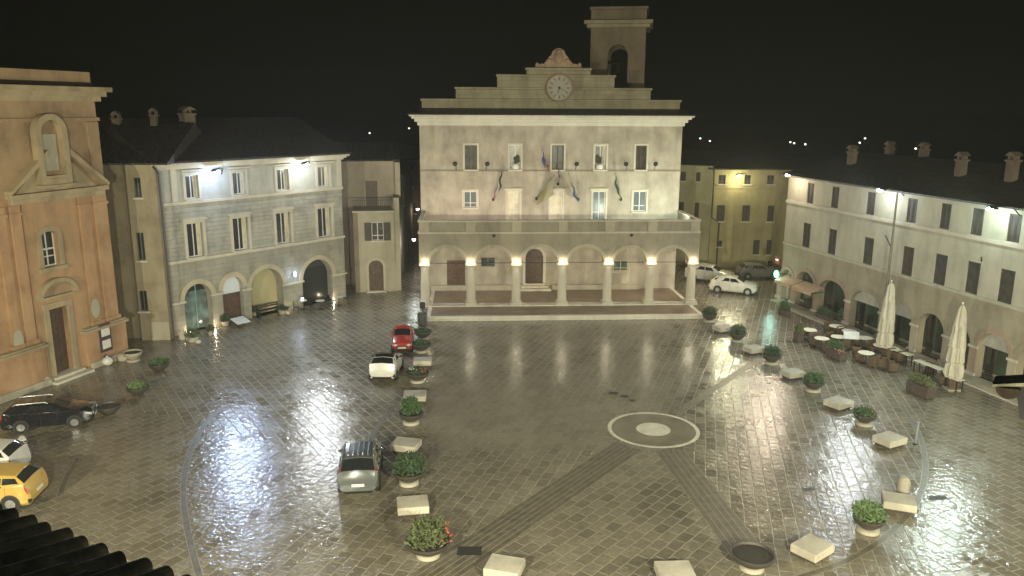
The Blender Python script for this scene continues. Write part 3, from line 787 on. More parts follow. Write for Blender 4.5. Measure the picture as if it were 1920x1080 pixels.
for x, y, D, lb, pw in ((776, 449, 74, 'bright round wall lamp glowing in the narrow lane nearest the town hall', 130), (760, 442, 84, 'smaller white lamp further up the narrow lane', 60), (783, 392, 90, 'small orange-lit lamp high above the narrow lane', 30)):
    d_ = ray(x, y); p = CP + d_ * (D / d_.y)
    t = thing('lane_lamp', lb, 'lamp', p)
    b = MB(); b.tube([(0, 0, .25), (0, 0, .4), (.5 if x > 770 else -.6, 0, .5)], .03, 6); b.build('bracket', M_IRON, t)
    b = MB(); b.lathe([(.03, .26), (.28, .16), (.3, .1), (.29, .1), (.02, .22)], 14); b.build('shade', M_IRON, t, True)
    b = MB(); b.ball((0, 0, 0), .17, .17, .17); b.build('globe', emit('lane_globe', (1, .97, .88), 12), t, True)
    bulb(t, (0, 0, -.3), pw, (1, .75, .5) if x == 783 else (.9, 1, .95), .15)
# ------------------------------------------------------------------ town hall
M_PAL = wallmat('hall_render', (.38, .34, .275), .32, stain=.9, patch=(.44, .405, .33))
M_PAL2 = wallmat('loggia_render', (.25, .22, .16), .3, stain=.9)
M_ATT = wallmat('attic_stone', (.30, .27, .18), .3, (1.4, .38, .85, 1.0, .7), stain=.9)
M_COL = wallmat('column_stone', (.46, .42, .33), .2, stain=.4)
M_BRICKF = wallmat('terracotta_paving', (.2, .145, .10), .3, (.26, .13, .8, 1.05, .7), rough=.35, stain=.3)
Fp = Facade(G(800, 603), G(1318, 598))
D1, D2 = 3.44, 9.3
Fq = Facade(Fp.A.to_3d(), Fp.B.to_3d(), D1)      # colonnade plane
Fm = Facade(Fp.A.to_3d(), Fp.B.to_3d(), D2)      # main wall plane
th = thing('town_hall', 'pale town hall with six arched loggia, stepped attic, clock and terrace', 'town hall', (Fp.A.x, Fp.A.y, 0), Fp.ang)
zf = .35
cu_ = [Fq.uv(x, 530)[0] for x in (797, 883, 968, 1054, 1139, 1218, 1296)]
ul, ur = cu_[0] - .42, cu_[-1] + .42
zcap = Fq.uv(1045, 491)[1]; zpar = Fq.uv(1045, 412)[1]; zsl = Fq.uv(1045, 437)[1]
# platform: terracotta floor with a stone edge
b = MB(); b.box(.35, Fp.L - .35, .42, D2 - .01, 0, zf - .06); b.build('platform', M_BRICKF, th)
b = MB(); b.box(.3, Fp.L - .3, .38, D2, zf - .058, zf - .004); b.build('loggia_floor', M_BRICKF, th)
b = MB(); b.box(.0, Fp.L, .0, .38, 0, .17); b.box(.02, Fp.L - .02, .02, .36, .172, zf); b.box(-.02, .3, .385, D2, 0, zf); b.box(Fp.L - .3, Fp.L + .02, .385, D2, 0, zf)
b.build('step', M_STONEL, th, bevel=.02)
b = MB(); b.box(ul - .1, ur + .1, D1 - .35, D1 + .55, zf, zf + .1); b.build('column_kerb', M_STONEL, th, bevel=.02)
zf2 = zf + .1
# columns
M_CAP = wallmat('capital_stone', (.55, .5, .38), .15, stain=.2)
for i, u in enumerate(cu_):
    b = MB(); r0 = .36
    b.lathe([(r0 + .06, zf2 + .22), (r0 + .08, zf2 + .3), (r0, zf2 + .38), (r0, zf2 + 1.6), (r0 * .84, zcap - .5)], 20, (u, D1 + .1, 0))
    c = b.build('column', M_COL, th, True)
    b = MB(); b.box(u - .47, u + .47, D1 - .37, D1 + .57, zf2 + .001, zf2 + .22); b.build('column_base', M_COL, c, bevel=.03)
    b = MB(); b.lathe([(r0 * .84, zcap - .5), (r0 * .95, zcap - .47), (r0 * .86, zcap - .43), (r0 * 1.1, zcap - .22)], 20, (u, D1 + .1, 0))
    b.box(u - .44, u + .44, D1 - .34, D1 + .54, zcap - .22, zcap); b.build('capital', M_CAP, c, bevel=.015)
M_HRIM = wallmat('hall_archivolt', (.33, .295, .215), .25, stain=.7)
holes = []
for a, c in zip(cu_, cu_[1:]):
    x0, x1 = a + .40, c - .40
    holes.append(arch_pts(x0, x1, zcap - .01, zcap + .001, 24, (x1 - x0) / 2 * .86))
# arcade wall: outline runs up and over each arch
ol = [(ul, zcap + .002)]
for a, c in zip(cu_, cu_[1:]):
    x0, x1 = a + .40, c - .40; r_ = (x1 - x0) / 2; ri = r_ * .86
    for k in range(25):
        t = math.pi * (1 - k / 24); ol.append(((x0 + x1) / 2 + r_ * math.cos(t), zcap + .002 + ri * math.sin(t)))
ol += [(ur, zcap + .002), (ur, zsl), (ul, zsl)]
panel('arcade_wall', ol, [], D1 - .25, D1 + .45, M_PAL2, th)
for a, c in zip(cu_, cu_[1:]):
    x0, x1 = a + .40, c - .40
    arch_ring('archivolt', x0 + .0, x1 - .0, zcap + .003, .26, D1 - .31, D1 - .252, M_HRIM, th, 22, (x1 - x0) / 2 * .86)
for a, c in zip(cu_, cu_[1:]):
    b = MB(); b.tube([(a + .4, D1 + .1, zcap - .08), (c - .4, D1 + .1, zcap - .08)], .025, 6); b.build('tie_rod', M_IRON, th)
# ends and ceiling of the loggia
b = MB()
pts = [(D1 + .452, zcap + .1)] + [((D1 + D2) / 2 + ((D2 - D1) / 2 - .46) * -math.cos(math.pi * k / 16), zcap + .1 + 1.15 * math.sin(math.pi * k / 16)) for k in range(17)] + [(D2, zcap + .1), (D2, zsl), (D1 + .452, zsl)]
for x in (ul, ur - .5):
    b.prism([(x, y, z) for y, z in pts], (.5, 0, 0))
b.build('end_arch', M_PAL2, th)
b = MB(); b.box(ul + .5, ur - .5, D1 + .452, D2, zcap + 1.55, zcap + 1.75); b.build('loggia_ceiling', M_PAL, th)
# terrace slab and parapet
b = MB(); b.box(ul - .05, ur + .05, D1 - .32, D2 - .005, zsl + .002, zsl + .16); b.build('terrace_slab', M_STONE, th, bevel=.02)
b = MB(); b.box(ul + .05, ur - .05, D1 - .2, D1, zsl + .162, zpar - .14); b.box(ur - .25, ur - .05, D1 + .002, D2 - .01, zsl + .162, zpar - .14); b.box(ul + .05, ul + .25, D1 + .002, D2 - .01, zsl + .162, zpar - .14)
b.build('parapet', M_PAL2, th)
b = MB(); b.box(ul - .05, ur + .05, D1 - .3, D1 + .1, zpar - .138, zpar); b.box(ur - .32, ur + .05, D1 + .102, D2 - .01, zpar - .138, zpar); b.box(ul - .05, ul + .32, D1 + .102, D2 - .01, zpar - .138, zpar)
b.build('parapet_coping', M_STONE, th, bevel=.02)
for i, u in enumerate(cu_):
    b = MB(); b.box(u - .38, u + .38, D1 - .28, D1 - .202, zsl + .162, zpar - .14); b.build('parapet_pier', M_HRIM, th, bevel=.01)
for xx, yy in ((926, 441), (1183, 440)):
    u, v = Fq.uv(xx, yy); b = MB(); b.tube([(u, D1 - .3, v), (u, D1 - .75, v + .1)], .05, 8); b.ball((u, D1 - .32, v), .12, .08, .12); b.build('water_spout', M_IRON, th)
# main wall
mul_, mur = Fm.uv(788, 330)[0], Fm.uv(1275, 330)[0]
vco = Fm.uv(1045, 236)[1]; vct = Fm.uv(1045, 216)[1]; vstr = Fm.uv(1045, 320)[1]
top = level([Fm.rect(883, 271, 317, 23), Fm.rect(966, 271, 317, 21), Fm.rect(1046, 272, 318, 22), Fm.rect(1126, 274, 318, 21), Fm.rect(1202, 275, 320, 20)])
low = [Fm.rect(882, 359, 401, 24), Fm.rect(963, 358, 408, 23), Fm.rect(1043, 358, 409, 22), Fm.rect(1123, 359, 410, 24), Fm.rect(1199, 360, 410, 24)]
m_ = sum(r[3] for r in low) / 5
for r in low: r[3] = m_
for i in (1, 2, 3): low[i][1] = zsl + .2
low[0][1] = zpar + .25; low[4][1] = zpar - .1
gd = [Fm.uv(838, 510)[0], zf + .05, Fm.uv(872, 510)[0], Fm.uv(855, 488)[1]]
gn = Fm.rect(915, 483, 500, 26); gw2 = Fm.rect(1164, 489, 508, 27)
ad = [Fm.uv(985, 505)[0], Fm.uv(1018, 505)[0], zf + .55, 0, 0]; ad[4] = (ad[1] - ad[0]) / 2; ad[3] = Fm.uv(1001, 466)[1] - ad[4]
hs = [rectp(*r) for r in top + low + [gd, gn, gw2]] + [arch_pts(ad[0], ad[1], ad[2], ad[3])]
panel('wall', rectp(mul_, 0, mur, vct), hs, D2, D2 + .6, M_PAL, th)
b = MB(); b.box(mul_, mul_ + .6, D2 + .602, D2 + 16, 0, vct - .3); b.box(mur - .6, mur, D2 + .602, D2 + 16, 0, vct - .3); b.build('side_wall', M_PAL, th)
def at_y(o, dy): o.location.y += dy; return o
b = MB(); b.box(mul_ - .03, mur + .03, D2 - .09, D2 + .0, vstr - .07, vstr + .05); b.build('string_course', M_PAL2, th, bevel=.02)  # darker render draws the ledge's shadow line in colour
hc = vct - vco
b = MB()
for i, (o_, z0, z1) in enumerate(((.16, 0, .34), (.38, .34, .62), (.62, .62, .84), (.8, .84, 1.0))):
    b.box(mul_ - o_, mur + o_, D2 - o_, D2 + .5, vco + hc * z0 + .002, vco + hc * z1)
b.build('cornice', wallmat('hall_cornice', (.58, .56, .48), .12, stain=.4), th, bevel=.03)
b = MB(); b.prism([(mul_ - .9, D2 - .9, vct + .01), (mul_ - .9, D2 - .9, vct + .1), (mul_ - .9, D2 + 1.35, vct + .55), (mul_ - .9, D2 + 1.35, vct + .01)], (mur - mul_ + 1.8, 0, 0))
b.build('eaves_tiles', M_ROOF, th)
b = MB(); b.prism([(mul_ - .5, D2 + 1.9, vct + .02), (mul_ - .5, D2 + 1.9, vct + .5), (mul_ - .5, D2 + 8, vct + 1.0), (mul_ - .5, D2 + 16.5, vct + .1)], (mur - mul_ + 1, 0, 0)); b.build('roof', M_ROOF, th)
Ft = Facade(Fp.A.to_3d(), Fp.B.to_3d(), D2 + 1.3)
tiers = []
for x0, x1, yt in ((788, 1278, 186), (852, 1223, 164), (930, 1155, 140), (985, 1110, 127)):
    tiers.append((Ft.uv(x0, yt)[0], Ft.uv(x1, yt)[0], Ft.uv(1045, yt)[1]))
z0 = vct + .2
for i, (a, c, z) in enumerate(tiers):
    y0 = D2 + 1.3 + .0; zt = z - .003
    b = MB(); b.box(a + .1, c - .1, y0, y0 + .55, z0, zt - .2); b.box(a, c, y0 - .12, y0 + .62, zt - .2, zt); b.build('attic_tier', M_ATT, th, bevel=.03)
    z0 = z
# clock
u, v = Ft.uv(1048, 165)
ck = MB(); rc = 1.02
ck.lathe([(.0001, -.05), (rc, -.05), (rc + .02, .1), (.0001, .1)], 40, (0, 0, 0), axis='Y'); o = ck.build('clock_face', plain('clock_enamel', (.27, .255, .2), .5, 0, .1, 2), th, True, loc=(u, D2 + 1.05, v))
b = MB(); b.lathe([(rc, -.1), (rc + .14, -.12), (rc + .16, .12), (rc, .12)], 40, (0, 0, 0), axis='Y', cap=False); b.build('clock_rim', plain('clock_rim', (.22, .14, .09), .6), o, True)
b = MB()
for k in range(12):
    a = 2 * math.pi * k / 12; c_, s_ = math.cos(a), math.sin(a)
    for dw in ((-.045, .045) if k % 3 else (-.06, .06),):
        p = [(.62, dw[0]), (.9, dw[0]), (.9, dw[1]), (.62, dw[1])]
        b.prism([(x * s_ + y * c_, -.075, x * c_ - y * s_) for x, y in p], (0, .02, 0))
for a, l, wd in ((R(118), .72, .05), (R(200), .5, .065)):
    c_, s_ = math.cos(a), math.sin(a)
    b.prism([(x * s_ + y * c_, -.11, x * c_ - y * s_) for x, y in [(-.12, -wd), (l, -wd * .4), (l, wd * .4), (-.12, wd)]], (0, .02, 0))
b.build('clock_hands', plain('clock_numerals', (.12, .10, .08), .6), o)
b = MB(); b.ball((0, -.12, 0), .08, .05, .08); b.build('clock_hub', M_IRON, o)
# carved crest
u0, z_ = Ft.uv(1047, 126)
M_CREST = wallmat('crest_terracotta', (.33, .235, .16), .35, stain=.5)
cr = [(-1.95, 0), (-1.95, .12), (-1.75, .3), (-1.6, .2), (-1.35, .22), (-.95, .55), (-.8, .85), (-.62, .98), (-.5, 1.3), (-.25, 1.5), (0, 1.56)]
cr = cr + [(-x, z) for x, z in cr[-2::-1]]
b = MB(); b.prism([(u0 + x, D2 + 1.35, z_ + z) for x, z in cr], (0, .4, 0))
b.ball((u0, D2 + 1.32, z_ + .75), .42, .2, .52, 2); b.ball((u0, D2 + 1.3, z_ + 1.3), .3, .16, .16, 2)
for s in (-1, 1):
    b.ball((u0 + s * .75, D2 + 1.32, z_ + .5), .3, .14, .2, 2, .1); b.ball((u0 + s * 1.35, D2 + 1.34, z_ + .18), .32, .14, .14, 2, .1); b.ball((u0 + s * 1.8, D2 + 1.34, z_ + .22), .16, .14, .18, 2)
b.build('crest', M_CREST, th, True)
# windows
for i, r in enumerate(top):
    dy = D2
    if i in (0, 4): o = add_shutters(th, r, .1, M_SHUTG if i == 0 else M_SHUT)
    elif i == 2: o = add_window(th, r, .2, 'casement', True, M_SHUT)
    else: o = add_window(th, r, .22, 'curtain', True, M_WHITE)
    o.location.y += dy
    if i in (1, 3):
        s = 1 if i == 1 else -1; cx = (r[0] + r[2]) / 2 + s * .05
        b = MB(); b.lathe([(.0001, .0), (.3, .02), (.34, .2), (.28, .42), (.0001, .46)], 16, (cx, D2 + .12, r[1] + .02)); b.build('urn', M_WHITE, th, True)
        b = MB(); b.prism([(cx - .1 * s, D2 + .12, r[1] + .5), (cx + .36 * s, D2 + .12, r[1] + .62), (cx + .3 * s, D2 + .12, r[1] + 1.15), (cx + .12 * s, D2 + .12, r[1] + 1.25), (cx - .18 * s, D2 + .12, r[1] + .95)], (0, .08, 0)); b.build('urn_plant', plain('dark_leaf_plant', (.03, .035, .02), .7), th)
    add_surround(th, r, .16, .04).location.y += dy
M_BLUEG = plain('bluish_glass', (.07, .09, .11), .3, 0, .2)  # even bluish base colour for the panes
for i, r in enumerate(low):
    o = add_window(th, r, .15, 'casement', i in (0, 4), M_WHITE, .07, glass=(M_BLUEG if i in (0, 3, 4) else M_CURT)); o.location.y += D2
    add_surround(th, r, .16, .05, head=(0 if i in (0, 4) else .5)).location.y += D2
o = add_window(th, gn, .12, 'casement', False, M_SHUTG, .05); o.location.y += D2
for k in range(6):
    pass
o = add_window(th, gw2, .12, 'casement', True, M_STONEL, .05, glass=plain('green_pane', (.06, .10, .08), .2)); o.location.y += D2
b = MB(); b.box(gd[0], gd[2], D2 + .15, D2 + .22, gd[1], gd[3]); o = b.build('door', M_REDDOOR, th)
for k in range(2):
    x0 = gd[0] + .12 + k * (gd[2] - gd[0]) / 2; b = MB(); b.box(x0, x0 + (gd[2] - gd[0]) / 2 - .24, D2 + .12, D2 + .149, gd[1] + .2, gd[3] - .2); b.build('door_panel', M_REDDOOR, o, bevel=.01)
b = MB(); b.prism([(x, D2 + .2, z) for x, z in arch_pts(ad[0], ad[1], ad[2], ad[3])], (0, .08, 0)); o = b.build('main_door', M_DOOR, th)
for k in range(2):
    for j in range(3):
        x0 = ad[0] + .12 + k * (ad[1] - ad[0]) / 2; zz = ad[2] + .1 + j * .8; b = MB(); b.box(x0, x0 + (ad[1] - ad[0]) / 2 - .2, D2 + .17, D2 + .199, zz, zz + .66); b.build('door_panel', M_DOOR, o, bevel=.01)
oo = arch_ring('door_surround', ad[0], ad[1], ad[3], .24, D2 - .08, D2 + .02, M_STONEL, th, legs=ad[3] - ad[2])
b = MB(); b.box(ad[0] - .7, ad[1] + .7, D2 - .9, D2 - .002, zf, zf + .2); b.box(ad[0] - .4, ad[1] + .4, D2 - .5, D2 - .004, zf + .202, zf + .4); b.box(ad[0] - .2, ad[1] + .2, D2 - .3, D2 + .2, zf + .402, ad[2]); b.build('door_step', M_STONEL, th, bevel=.02)
b = MB(); b.box(ul + .6, ad[0] - .8, D2 - .45, D2 - .004, zf, zf + .45); b.box(ad[1] + .8, ur - 3.4, D2 - .45, D2 - .004, zf, zf + .45); b.build('wall_bench', M_STONE, th, bevel=.02)
# bell tower
Fb = Facade(G(1107, 598), G(1209, 598), 0)
yb = D2 + 7.0
Ftw = Facade(Fp.A.to_3d(), Fp.B.to_3d(), yb)
M_TOW = wallmat('tower_render', (.17, .138, .09), .3, stain=.8)
a, c = Ftw.uv(1107, 110)[0], Ftw.uv(1208, 110)[0]
zc0, zc1, ztp = Ftw.uv(1157, 52)[1], Ftw.uv(1157, 38)[1], Ftw.uv(1157, 12)[1]
oa, ob = Ftw.uv(1139, 130)[0], Ftw.uv(1176, 130)[0]; rr_ = (ob - oa) / 2; osp = Ftw.uv(1157, 83)[1] - rr_
zb_ = vct - 1
tw = bpy.data.objects.new('bell_tower', None); COL.objects.link(tw); tw.location = Ftw.world((a + c) / 2, 0, 0); tw.rotation_euler.z = Fp.ang + R(-13)
tag(tw, 'square bell tower with open arch rising behind the town hall attic', 'bell tower')
hw_ = (c - a) / 2; dd = hw_ * 2
panel('wall', rectp(-hw_, 0, hw_, zc0), [arch_pts(oa - (a + c) / 2, ob - (a + c) / 2, osp - 3.2, osp)], 0, .5, M_TOW, tw)
panel('wall', rectp(-hw_, 0, hw_, zc0), [arch_pts(oa - (a + c) / 2 + .1, ob - (a + c) / 2 - .1, osp - 3.2, osp)], dd - .5, dd, M_TOW, tw)
for s in (-1, 1):
    o = panel('wall', rectp(-hw_ + .5, 0, hw_ - .5, zc0), [arch_pts(-rr_, rr_, osp - 3.2, osp)], 0, .5, M_TOW, tw)
    o.rotation_euler.z = R(90); o.location = (s * hw_ - (.0 if s > 0 else -.5), dd / 2, 0)
b = MB(); b.box(-hw_ + .51, hw_ - .51, .51, dd - .51, osp - 3.6, osp - 3.3); b.build('belfry_floor', M_TOW, tw)
b = MB(); b.box(-hw_ - .35, hw_ + .35, -.35, dd + .35, zc0 + .002, zc0 + (zc1 - zc0) * .5); b.box(-hw_ - .6, hw_ + .6, -.6, dd + .6, zc0 + (zc1 - zc0) * .5 + .002, zc1); b.build('cornice', M_ATT, tw, bevel=.03)
b = MB(); b.box(-hw_ - .02, hw_ + .02, -.02, dd + .02, zc1 + .002, ztp - .25); b.box(-hw_ - .14, hw_ + .14, -.14, dd + .14, ztp - .248, ztp); b.build('parapet', M_TOW, tw, bevel=.03)
b = MB(); b.lathe([(.55, osp - 1.6), (.5, osp - 1.5), (.36, osp - 1.0), (.28, osp - .75), (.0001, osp - .65)], 20, (0, dd / 2, 0)); b.build('bell', plain('bell_bronze', (.12, .09, .05), .4, .9), tw, True)
b = MB(); b.tube([(-hw_ + .4, dd / 2, osp - .6), (hw_ - .4, dd / 2, osp - .6)], .07, 8); b.build('bell_beam', M_IRON, tw)
# flags on poles
def flag(x, y, xb, yb_, cols, lb, drop=1.6, spread=.5):
    u, v = Fm.uv(xb, yb_); u2, v2 = Fm.uv(x, y, 1.5)
    t = thing('flag', lb, 'flag', Fm.world(u, 0, v), Fp.ang, 'flags on the town hall front')
    tip = Vector((u2 - u, -1.5, v2 - v)); b = MB(); b.tube([(0, 0, 0), tip], .03, 8); b.ball(tip, .06, .06, .06); b.build('pole', plain('flag_pole', (.2, .17, .12), .5), t)
    b = MB(); b.ball((0, -.05, 0), .12, .08, .14); b.build('bracket', M_IRON, t)
    n = len(cols)
    for k, cc in enumerate(cols):
        b = MB(); m = 8; g = []
        for i in range(m + 1):
            row = []
            for j in range(4):
                f = k / n + j / 3 / n; s0 = .97 - f * .62
                p = tip * s0; z = -drop * (i / m) * (1 - .2 * f)
                row.append(b.b.verts.new((p.x + math.sin(i * .9 + f * 9) * .07 + spread * (i / m) * (1 - s0) * (1 if tip.x < 0 else -1), p.y + math.cos(i * .7 + f * 11) * .09, p.z + z)))
            g.append(row)
        for r1, r2 in zip(g, g[1:]):
            for j in range(3): b.b.faces.new([r1[j], r1[j + 1], r2[j + 1], r2[j]])
        b.build('cloth', cc, t, True)
FG = plain('flag_green', (.025, .05, .03), .8); FW = plain('flag_white', (.5, .46, .42), .8); FRd = plain('flag_red', (.4, .16, .14), .8); FB = plain('flag_blue', (.04, .07, .2), .8); FY = plain('flag_yellow', (.25, .22, .1), .8); FT = plain('flag_tan', (.3, .27, .19), .8)
flag(941, 318, 925, 374, [FG, FW, FRd], 'tricolour flag hanging from a pole left of the terrace doors', 1.3)
flag(1017, 282, 1026, 312, [FB, FRd], 'purple-blue flag hanging beside the central upper window', 1.1)
flag(1048, 312, 1046, 345, [FB, FW], 'bright blue flag hanging below the central upper window', .9)
flag(1040, 328, 1006, 372, [FT, FY], 'large tan and yellow flag over the middle terrace door', 1.6, .9)
flag(1066, 325, 1084, 374, [FT, FB], 'narrow tan and blue flag right of the middle terrace door', 1.3)
flag(1153, 325, 1164, 374, [FG, FG], 'dark green flag on a pole right of the bluish glazed terrace door', 1.1)
for x, y, s, lb in ((855, 310, -1, 'black floodlight on the ledge at the far left of the town hall'), (912, 310, 1, 'black floodlight on the ledge right of the grey shutters'), (1080, 300, 1, 'black floodlight on the ledge right of the central window'), (1176, 312, -1, 'black floodlight on the ledge left of the dark shutters'), (1228, 312, 1, 'black floodlight on the ledge at the far right of the town hall')):
    u, v = Fm.uv(x, y, .3); t = thing('floodlight', lb, 'floodlight', Fm.world(u, .09, vstr + .08), Fp.ang, 'floodlights on the town hall ledge')
    b = MB(); b.tube([(0, .0, 0), (0, -.1, .2), (s * .06, -.2, .42)], .025, 6); b.build('stem', M_IRON, t)
    b = MB(); b.lathe([(.0001, -.12), (.12, -.1), (.19, .04), (.19, .1), (.0001, .1)], 14, (s * .08, -.22, .5), axis='Y'); b.build('head', M_IRON, t, True)
# wash lights standing on the terrace behind the parapet, and lamps on the capitals
k = 0
names = ['leftmost', 'second', 'third', 'fourth', 'rightmost']
for f, pw, cc in ((.06, 480, (1, .80, .62)), (.28, 460, (1, .82, .64)), (.5, 420, (1, .88, .68)), (.73, 600, (.93, 1, .78)), (.95, 950, (.84, 1, .8))):
    u = mul_ + (mur - mul_) * f
    t = thing('terrace_floodlight', names[k] + ' of the floodlights washing the town hall wall from behind the parapet', 'floodlight', Fp.world(u, -(D1 + 1.4), zsl + .16), Fp.ang); k += 1
    b = MB(); b.box(-.22, .22, -.1, .1, 0, .06); b.box(-.26, .26, -.12, .1, .1, .4); b.build('housing', M_IRON, t, bevel=.02)
    b = MB(); b.box(-.23, .23, .102, .11, .13, .37); b.build('lens', emit('flood_lens', (1, .95, .85), 6), t)
    bulb(t, (0, .25, .5), pw, cc, .15, 'SPOT', (R(120), 0, 0), 150, 1)
for i, u in enumerate(cu_):
    t = thing('capital_lamp', ['first', 'second', 'third', 'fourth', 'fifth', 'sixth', 'seventh'][i] + ' loggia lamp from the left, on the capital of its column', 'lamp', Fp.world(u, -(D1 + .62), zcap - .1), Fp.ang)
    b = MB(); b.box(-.12, .12, -.05, .08, 0, .1); b.build('housing', M_IRON, t, bevel=.01)
    b = MB(); b.box(-.1, .1, -.03, .06, .101, .11); b.build('lens', emit('warm_lens', WARM, 5), t)
    bulb(t, (0, .05, .28), 130, (1, .88, .64), .06)
    bulb(t, (0, -1.12, .22), 32, (1, .9, .66), .05)

# ------------------------------------------------------------------ yellow buildings behind
M_YEL = wallmat('yellow_render', (.38, .33, .17), .22, stain=.7)
M_YEL2 = wallmat('green_lit_render', (.36, .34, .2), .2, stain=.6)  # greenish light on this front put into the render colour
Fy = Facade(G(1326, 502), G(1470, 503))
yb_ = thing('yellow_house', 'olive-yellow rendered house with dark windows behind the parked white cars', 'house', (Fy.A.x, Fy.A.y, 0), Fy.ang)
vE = Fy.uv(1395, 318)[1]
yr = level([Fy.rect(1354, 327, 344, 13), Fy.rect(1402, 328, 345, 12), Fy.rect(1445, 330, 347, 13)]) + level([Fy.rect(1351, 385, 415, 15), Fy.rect(1399, 385, 415, 15), Fy.rect(1445, 385, 415, 12)]) + [Fy.rect(1349, 451, 462, 9), Fy.rect(1418, 450, 477, 12), Fy.rect(1442, 450, 477, 9), Fy.rect(1444, 489, 500, 9)]
panel('wall', rectp(0, 0, Fy.L + 1, vE), [rectp(*r) for r in yr], 0, .5, M_YEL, yb_)
for r in yr: (add_shutters if r[3] - r[1] > 1.3 else add_window)(yb_, r, *((.08, M_SHUT) if r[3] - r[1] > 1.3 else (.1, 'casement', True, M_SHUT, .05)))
b = MB(); b.box(0, Fy.L + 1, -.08, 0, Fy.uv(1395, 352)[1] - .08, Fy.uv(1395, 352)[1] + .06); b.build('string_course', M_YEL, yb_)
add_roof(yb_, -.5, Fy.L + 12, vE, 12, 1.0, .6)
add_drain(yb_, [(.05, -.3, vE), (.12, -.12, vE - .4), (.12, -.1, 5.2), (.9, -.1, 4.6), (.9, -.1, .1)], .07)
Fg = Facade(G(1262, 497), G(1326, 503), 0)
gh = thing('green_lit_house', 'pale house, greenish light in its wall colour, half hidden behind the right end of the town hall', 'house', (Fg.A.x, Fg.A.y, 0), Fg.ang)
ve = Fg.uv(1300, 310)[1]
gr = level([Fg.rect(1281, 321, 337, 10), Fg.rect(1309, 324, 342, 8)]) + level([Fg.rect(1277, 378, 405, 10), Fg.rect(1306, 381, 412, 8)])
panel('wall', rectp(-3, 0, Fg.L, ve), [rectp(*r) for r in gr], 0, .5, M_YEL2, gh)
for r in gr: add_shutters(gh, r, .08)
add_roof(gh, -3, Fg.L + .2, ve, 10, 1.3, .5)

# ------------------------------------------------------------------ long arcaded building on the right
M_RUP = wallmat('long_render', (.45, .43, .34), .2, stain=.7)
M_RLO = wallmat('arcade_stone', (.35, .31, .225), .25, stain=.8)
Fr = Facade(G(1461, 560), G(1920, 745.5))
rb = thing('arcaded_building', 'long cream building with two rows of dark shutters over a pink stone arcade', 'building', (Fr.A.x, Fr.A.y, 0), Fr.ang)
EXT = 16
L = Fr.L
vE = sum(Fr.uv(*q)[1] for q in ((1480, 325), (1690, 360), (1880, 394))) / 3
vS1 = sum(Fr.uv(*q)[1] for q in ((1480, 375), (1690, 415), (1900, 468))) / 3
vS2 = sum(Fr.uv(*q)[1] for q in ((1480, 457), (1690, 516), (1880, 572))) / 3
ux = [(1520, 339, 379, 15), (1566, 347, 387, 16), (1633, 358, 401, 16), (1710, 371, 417, 18), (1772, 382, 431, 19), (1832, 394, 444, 18), (1901, 409, 461, 22)]
lx = [(1512, 417, 465, 17), (1560, 427, 477, 17), (1628, 444, 496, 19), (1702, 461, 515, 21), (1763, 477, 534, 22), (1823, 492, 551, 22), (1886, 510, 572, 22)]
ups = level([Fr.rect(*q) for q in ux]); los = level([Fr.rect(*q) for q in lx])
wdu = sum(r[2] - r[0] for r in ups) / 7; wdl = sum(r[2] - r[0] for r in los) / 7
for r in ups: c = (r[0] + r[2]) / 2; r[0] = c - wdu / 2; r[2] = c + wdu / 2
for r in los: c = (r[0] + r[2]) / 2; r[0] = c - wdl / 2; r[2] = c + wdl / 2
for k in range(1, 5):
    for s in (ups, los):
        q = list(s[6]); d_ = 2.7 * k; s.append([q[0] + d_, q[1], q[2] + d_, q[3]])
panel('upper_wall', rectp(0, vS2 + .003, L + EXT, vE), [rectp(*r) for r in ups + los], 0, .5, M_RUP, rb)
for i, r in enumerate(ups + los): add_shutters(rb, r, .05 if i % 4 else .09, M_SHUT)
b = MB(); b.box(0, L + EXT, -.14, 0, vS1 - .12, vS1 + .12); b.build('string_course', M_STONEL, rb, bevel=.02)
b = MB(); b.box(0, L + EXT, -.13, 0, vS2 - .1, vS2 + .1); b.build('string_course', M_RUP, rb, bevel=.02)
# arcade arches from the pillar positions
pil = [(1461, 562), (1487, 570), (1529, 588), (1588, 612), (1652, 636), (1712, 661), (1772, 687), (1822, 706), (1894, 736)]
pu = [Fr.uv(x, y - 25)[0] for x, y in pil]
pu += [pu[-1] + 2.9 * k for k in range(1, 5)]
zsp = Fr.uv(1712, 606)[1]; ztop = Fr.uv(1748, 588)[1]
aro = []
for a, c in zip(pu, pu[1:]):
    h = min((c - a) / 2 - .28, ztop - zsp)
    aro.append((a + .28, c - .28, zsp, h))
ol = [arch_pts(a, c, -.0, z, 18, h) for a, c, z, h in aro]
panel('arcade_wall', rectp(0, 0, L + EXT, vS2), ol, 0, .55, M_RLO, rb)
M_PINK = wallmat('pink_stone', (.36, .27, .20), .25, stain=.5)
for i, (a, c, z, h) in enumerate(aro):
    arch_ring('archivolt', a, c, z, .3, -.07, .0, M_PINK if i in (1, 2, 7) else M_HRIM, rb, rise=h)
for i, u in enumerate(pu):
    c = u
    b = MB(); b.box(c - .3, c + .3, -.06, .0, .3, zsp - .16)
    o = b.build('pillar', M_PINK if i in (1, 2, 3, 7) else M_STONE, rb, bevel=.02)
    b = MB(); b.box(c - .36, c + .36, -.14, .0, zsp - .16, zsp); b.build('capital', M_STONEL, o, bevel=.02)
    b = MB(); b.box(c - .38, c + .38, -.16, .0, .0, .3); b.build('pillar_base', M_STONEL, o, bevel=.02)
